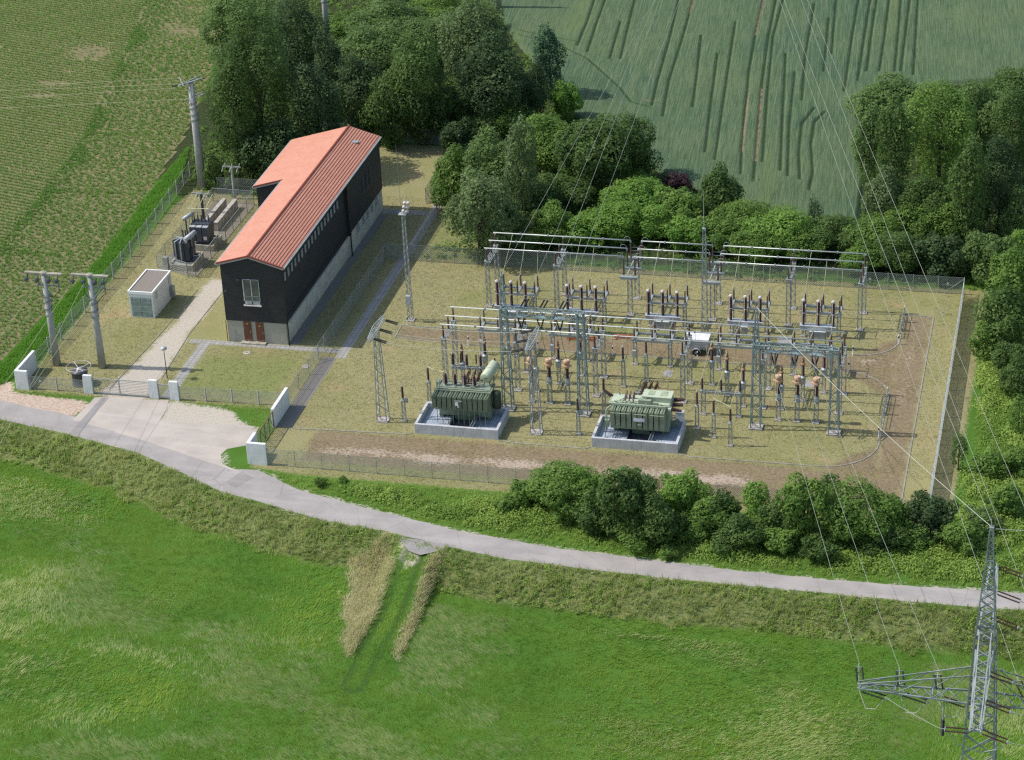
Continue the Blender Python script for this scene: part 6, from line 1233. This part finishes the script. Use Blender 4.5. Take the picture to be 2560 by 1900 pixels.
# ================================================================ trees
def crown_mesh(name, seed, rx_m, leaf, shape):
    g = np.random.default_rng(seed); K = {'round': 36, 'tall': 34, 'column': 24, 'bush': 24}[shape]
    d = g.normal(0, 1, (K, 3)); d /= np.linalg.norm(d, axis=1, keepdims=True); d[:, 2] = np.where((d[:, 2] < -.5) & (g.uniform(0, 1, K) < .5), -d[:, 2]*.6, d[:, 2])
    rad = g.uniform(.50, .84, K) if shape != 'bush' else g.uniform(.40, .98, K); Cb = d*rad[:, None]; rb = g.uniform(.17, .40, K)
    if shape == 'column': Cb[:, :2] *= .75
    if shape == 'tall': tp = 1-.30*np.clip(Cb[:, 2], 0, 1); Cb[:, :2] *= tp[:, None]
    Cb = np.vstack([Cb, [[0, 0, .05], [0, 0, .45], [0, 0, -.45]]]); rb = np.r_[rb, .62, .42, .55]; K = len(rb)
    n = int(min(34000, (1.7 if seed % 7 == 3 else 3.2)*4*math.pi*rx_m**2*1.5/leaf**2)); pr = rb**2/np.sum(rb**2); idx = g.choice(K, n, p=pr)
    u = g.normal(0, 1, (n, 3)); u /= np.linalg.norm(u, axis=1, keepdims=True); r = rb[idx]*(1-np.abs(g.normal(0, .17, n))+.20*g.uniform(0, 1, n)*(g.uniform(0, 1, n) < .16))*(1+.14*np.sin(u[:, 0]*9+idx)*np.sin(u[:, 1]*8+u[:, 2]*7))
    Pn = Cb[idx]+u*r[:, None]; depth = np.zeros(n)
    for k in range(K):
        q = np.linalg.norm(Pn-Cb[k], axis=1)/rb[k]; depth += (q < .62)
    keep = (depth < 1) & (Pn[:, 2] > -1.0); Pn, u, idx = Pn[keep], u[keep], idx[keep]; n = len(Pn)
    Pn = Pn+g.normal(0, .018, Pn.shape); nv = u*.8+Pn*.35+g.normal(0, .6, (n, 3)); nv[:, 2] += .55
    ct = g.uniform(0, 1, K); tint = ct[idx]*.5+g.uniform(0, .5, n)
    Q_ = Pn.copy(); Q_[:, 2] += 1.0; V = quadgeo(Q_*0, nv, leaf/rx_m*np.clip(np.exp(g.normal(-.08, .38, n)), .4, 2.0), g); V[:, 2] /= {'round': 1, 'bush': 1, 'tall': 1.45, 'column': 2.0}[shape]; V = V+np.repeat(Q_, 4, 0); F = np.arange(len(V)).reshape(-1, 4)
    return bulk(name, V, F, np.repeat(tint, 4), LEAF['mid'], 4), Cb
def trunk_mesh(name, seed, Cb, rx):
    g = random.Random(seed); m = MB(); r = .055
    m.prof((0, 0, -.03), (0.02, .01, .75), [(0, r*1.3), (.1, r), (.78, r*.7)], 8); m.prof((.02, .01, .75), (0, 0, 1.75), [(0, r*.7), (1.0, r*.2)], 7)
    for k in range(min(9, len(Cb)-3)):
        c = Cb[k]; z = g.uniform(.45, .95); m.prof((.01, 0, z), (c[0]*.85, c[1]*.85, c[2]+1.1), [(0, r*.45), (.5, r*.22)], 5); a = Vector((c[0]*.5, c[1]*.5, (z+c[2]+1.12)/2)); m.prof(a, (c[0]+g.uniform(-.25, .25), c[1]+g.uniform(-.25, .25), c[2]+1.25), [(0, r*.18), (.4, r*.06)], 4)
    me = bpy.data.meshes.new(name); me.from_pydata(m.v, [], m.f); me.materials.append(M['bark']); return me
CLS = [(1.3, .14), (2.4, .17), (4.0, .20), (6.5, .24)]; PROTO = {}
def proto(ci, shape, var, ty):
    k = (ci, shape, var)
    if k not in PROTO:
        rx, leaf = CLS[ci]; s = ci*100+var*7+{'round': 1, 'tall': 2, 'column': 3, 'bush': 4}[shape]; cm, Cb = crown_mesh('crown', s, rx, leaf, shape); PROTO[k] = (cm, trunk_mesh('trunk', s, Cb, rx), {})
    cm, tm, by = PROTO[k]
    if ty not in by:
        c = cm.copy(); c.materials.clear(); c.materials.append(LEAF[ty]); by[ty] = c
    return by[ty], tm
TREES = [
(-36.31, 54.74, 3.79, 7.74, 'dark', 'broad dark tree right beside the tall concrete pole'),
(-34.98, 59.58, 6.09, 10.49, 'dark', 'tallest dark tree of the wood left behind the red roofed building'),
(-36.03, 77.81, 5.23, 7.74, 'deep', 'dark tall tree left of the distant concrete pole'),
(-49.23, 92.45, 6.20, 5.65, 'olive', 'sunlit olive green tree on the crop field side of the dark wood'),
(-27.89, 59.58, 4.33, 7.37, 'deep', 'very dark tree in shade just behind the far end of the red roof'),
(-32.46, 55.34, 4.32, 4.23, 'deep', 'low dark tree close behind the short wing of the building'),
(-38.96, 53.21, 1.39, 2.33, 'dark', 'ivy like low bush at the foot of the tall concrete pole'),
(-31.40, 91.39, 5.77, 3.57, 'olive', '*scrub'),
(-30.76, 100.05, 5.91, 3.66, 'olive', '*scrub'),
(-24.79, 96.61, 5.17, 3.21, 'olive', '*scrub'),
(-37.20, 102.04, 3.65, 2.71, 'mid', '*scrub'),
(-25.47, 106.22, 5.32, 3.30, 'mid', '*scrub'),
(-32.19, 109.39, 4.72, 2.93, 'deep', '*scrub'),
(-23.44, 109.38, 4.02, 2.60, 'mid', '*scrub'),
(-26.15, 70.26, 3.88, 5.62, 'deep', '*wood'),
(-21.98, 68.72, 3.56, 4.93, 'dark', '*wood'),
(-18.97, 70.79, 4.15, 6.92, 'dark', 'dark maple like tree with clumpy lighter leaves in the middle of the wood'),
(-16.30, 88.44, 4.69, 6.50, 'willow', 'tall grey green willow like tree at the top edge of the wood'),
(-10.43, 73.15, 5.04, 6.40, 'deep', 'dark broad tree right of the grey green willow like tree'),
(-6.01, 86.25, 2.59, 4.96, 'teal', 'slim blue green tree standing alone at the wheat edge'),
(-16.63, 72.02, 3.28, 3.59, 'dark', '*wood'),
(-7.48, 75.96, 3.29, 3.97, 'deep', '*wood'),
(-6.27, 79.44, 2.12, 3.88, 'deep', '*wood'),
(-30.64, 73.66, 3.33, 6.51, 'deep', '*wood'),
(-2.58, 79.04, 2.17, 2.58, 'bright', 'round bright green young tree at the wheat edge below the slim tree'),
(-12.95, 66.51, 2.46, 2.41, 'deep', 'small dark round tree at the far end of the end lawn'),
(-10.43, 71.21, 3.26, 2.42, 'olive', '*edge'),
(-13.89, 73.46, 2.69, 2.25, 'olive', '*edge'),
(-7.59, 71.31, 2.96, 2.52, 'mid', '*edge'),
(-9.70, 52.13, 3.06, 3.35, 'mid', 'willow like shrub beside the end lawn of the building'),
(-5.67, 52.47, 3.60, 4.55, 'olive', '*edge'),
(-3.22, 38.58, 3.96, 5.17, 'willow', 'loose pale willow beside the slab path corner'),
(-0.57, 47.15, 2.43, 6.80, 'willow', 'tall narrow grey green tree in the middle of the thicket'),
(-1.07, 63.93, 4.31, 3.47, 'mid', '*edge'),
(5.47, 57.73, 5.03, 4.92, 'dark', 'large dark round bush in the thicket under the gantry wires'),
(9.25, 61.63, 3.39, 4.36, 'dark', 'dark round tree at the wheat edge, right end of the dark thicket'),
(0.95, 50.01, 3.02, 2.60, 'dark', '*edge'),
(3.77, 52.74, 3.32, 2.14, 'dark', '*edge'),
(-0.40, 41.20, 2.93, 2.53, 'olive', '*edge'),
(3.81, 43.10, 2.67, 2.48, 'mid', '*edge'),
(11.41, 51.51, 4.10, 2.54, 'bright', '*bright'),
(9.99, 45.50, 3.76, 2.33, 'bright', '*bright'),
(14.38, 46.65, 3.22, 2.08, 'bright', '*bright'),
(6.78, 43.53, 2.67, 1.91, 'bright', '*bright'),
(10.55, 58.67, 2.25, 1.39, 'bright', '*bright'),
(14.81, 58.73, 1.79, 1.31, 'purple', 'purple leaved bush in the row behind the back fence'),
(16.73, 49.31, 2.98, 2.42, 'mid', '*bright'),
(20.62, 52.23, 2.62, 3.03, 'dark', 'dark rounded tree behind the lightning mast needle'),
(18.38, 44.11, 2.92, 1.81, 'bright', '*bright'),
(23.92, 47.34, 3.48, 2.34, 'mid', '*bright'),
(28.23, 45.21, 3.98, 2.47, 'bright', '*bright'),
(31.68, 49.41, 1.18, 2.43, 'deep', 'small pointed dark green tree at the tip of the wheat field'),
(21.74, 45.17, 2.93, 1.82, 'mid', '*bright'),
(26.63, 42.52, 3.16, 1.96, 'mid', '*bright'),
(31.16, 43.73, 3.16, 1.96, 'mid', '*bright'),
(34.56, 46.18, 3.45, 2.14, 'dark', '*bright'),
(38.01, 46.06, 3.44, 2.14, 'mid', '*bright'),
(41.80, 41.92, 3.13, 2.38, 'dark', '*bright'),
(45.69, 41.12, 2.86, 2.46, 'deep', 'dark bush touching the back right corner of the fence'),
(38.03, 41.32, 2.61, 1.62, 'mid', '*bright'),
(36.79, 81.81, 5.07, 3.14, 'olive', 'olive green tree at the wheat side corner of the right wood'),
(36.18, 63.14, 2.52, 5.13, 'olive', '*right'),
(39.39, 58.68, 2.75, 6.57, 'dark', '*right'),
(44.02, 63.83, 5.31, 6.91, 'mid', 'huge rounded mid green tree in the middle of the right wood'),
(47.52, 74.02, 4.34, 4.97, 'olive', 'yellowish olive tree beside the huge rounded tree'),
(50.59, 87.18, 3.63, 3.17, 'dark', '*right'),
(51.79, 66.34, 3.10, 5.73, 'dark', '*right'),
(48.36, 48.27, 2.91, 6.59, 'dark', 'dark tree with pointed light top at the front of the right wood'),
(51.29, 51.74, 3.21, 6.33, 'deep', '*right'),
(53.48, 49.58, 2.40, 3.64, 'olive', '*right'),
(43.79, 52.46, 3.51, 3.44, 'dark', '*right'),
(39.11, 51.91, 2.70, 3.95, 'willow', 'greyish low tree at the left foot of the right wood'),
(41.85, 49.51, 3.21, 2.45, 'mid', '*right'),
(50.88, 41.13, 2.85, 2.79, 'olive', '*right'),
(53.74, 34.66, 2.78, 3.65, 'mid', '*right'),
(45.98, 50.05, 3.22, 2.45, 'mid', '*right'),
(53.85, 42.80, 1.83, 2.74, 'bright', '*right'),
(53.34, 24.90, 2.93, 3.76, 'dark', 'big dark tree right outside the right fence'),
(51.55, 22.90, 1.55, 2.12, 'mid', 'small bush leaning on the big dark tree outside the right fence'),
(54.58, 20.02, 2.16, 1.81, 'dark', '*right'),
(50.66, 0.98, 1.12, 2.00, 'dark', 'small dark shrub alone outside the right fence'),
(55.56, 8.31, 1.28, 2.19, 'mid', 'small shrub at the right edge of the green weeds'),
(16.45, -10.87, 3.38, 2.15, 'mid', 'leafy green bush at the left end of the front hedge'),
(18.45, -11.05, 1.82, 2.21, 'bright', 'light green bush leaning out of the left end of the front hedge'),
(22.90, -14.98, 3.05, 3.30, 'dark', 'large dark grey green bush in the front hedge'),
(27.54, -11.65, 2.35, 2.47, 'bright', 'bright green tree in the front hedge right of the dark bush'),
(26.24, -15.71, 2.53, 2.21, 'dark', 'dark low bush between the bright tree and the dark bush'),
(30.46, -13.39, 2.46, 1.68, 'mid', 'mid green bush right of the bright tree in the front hedge'),
(34.08, -11.58, 1.45, 2.35, 'bright', 'slim bright green young tree standing alone in the hedge gap'),
(32.95, -15.27, 2.32, 1.44, 'dark', '*front'),
(38.43, -13.49, 2.74, 3.20, 'mid', 'tall rounded green bush in the right half of the front hedge'),
(40.09, -7.35, 1.21, 1.82, 'olive', 'sparse thin olive shrub behind the right half of the front hedge'),
(43.19, -12.07, 3.60, 2.58, 'mid', 'broad mid green bush next to the sparse olive shrub'),
(46.07, -11.29, 1.70, 1.93, 'bright', '*front'),
(49.14, -10.74, 2.34, 2.13, 'deep', 'dark bush at the bottom end of the right fence'),
(40.09, -16.21, 1.59, 1.11, 'dark', 'small dark round bush near the road under the hedge'),
(29.25, -14.64, 1.48, 0.92, 'mid', '*front'),
(13.32, -11.10, 1.66, 1.28, 'mid', '*front'),
(19.98, -10.88, 1.52, 1.54, 'mid', '*front'),
(20.37, -14.81, 2.13, 1.32, 'dark', '*front'),
(23.63, -9.36, 1.74, 1.70, 'olive', '*front'),
(24.45, -15.89, 2.33, 1.44, 'mid', '*front'),
(31.48, -12.22, 1.71, 1.78, 'dark', '*front'),
(36.23, -13.21, 1.78, 1.90, 'dark', '*front'),
(35.11, -13.74, 1.91, 1.18, 'mid', '*front'),
(41.95, -13.06, 2.33, 1.44, 'mid', '*front'),
(45.31, -13.43, 2.11, 1.31, 'dark', '*front'),
(36.89, -15.12, 1.68, 1.04, 'mid', '*front'),
(51.81, -12.38, 2.12, 1.31, 'mid', '*front'),
(53.16, -9.18, 1.80, 1.12, 'olive', '*front'),
(55.33, -6.32, 1.73, 1.47, 'mid', '*front'),
(53.38, 0.27, 1.60, 1.22, 'mid', '*front'),
(11.95, -12.53, 1.30, 0.81, 'mid', '*front'),
(-5.98, -10.86, 0.67, 0.42, 'mid', '*front'),
(-4.11, -9.83, 0.45, 0.28, 'mid', '*front'),
(55.95, 1.19, 1.79, 1.40, 'mid', '*front'),
(55.25, 14.84, 1.88, 2.08, 'dark', '*right'),
(15.03, -11.22, 1.30, 1.28, 'dark', '*front'),
(27.58, -17.75, 0.92, 0.57, 'mid', '*front'),
(47.99, -12.74, 1.48, 0.92, 'mid', '*front'),
(17.79, -13.36, 1.63, 1.15, 'mid', '*front')]
COMMON = {'*scrub': ('low olive scrub tree in the rough ground at the top behind the dark wood', 'scrub trees at the top'), '*wood': ('dark tree packed inside the wood behind the building', 'dark wood trees'), '*edge': ('green bush packed in the thicket between the end lawn and the gantry wires', 'thicket bushes'), '*bright': ('leafy bush in the dense green row behind the back fence', 'bushes behind the back fence'), '*right': ('tree packed in the wood on the right beyond the yard', 'right wood trees'), '*front': ('small bush in the front hedge between road and front fence', 'small front hedge bushes')}
gt = random.Random(12)
for i, (x, y, rx, rz, ty, lab) in enumerate(TREES):
    grp = None
    if lab in COMMON: lab, grp = COMMON[lab]
    ci = min(range(4), key=lambda k: abs(math.log(CLS[k][0]/rx))); asp = rz/rx; shape = 'column' if asp > 1.7 else 'tall' if asp > 1.2 else 'round' if ci >= 2 else 'bush'
    cm, tm = proto(ci, shape, i % 3, ty); z = float(height(x, y)); name = 'tree' if rz > 1.8 else 'bush'
    t = thing(name, lab, name, (x, y, z), gt.uniform(0, 6.28), grp); t.scale = (rx, rx, rz)
    c = bpy.data.objects.new('crown', cm); COL.objects.link(c); c.parent = t
    k = bpy.data.objects.new('trunk', tm); COL.objects.link(k); k.parent = t
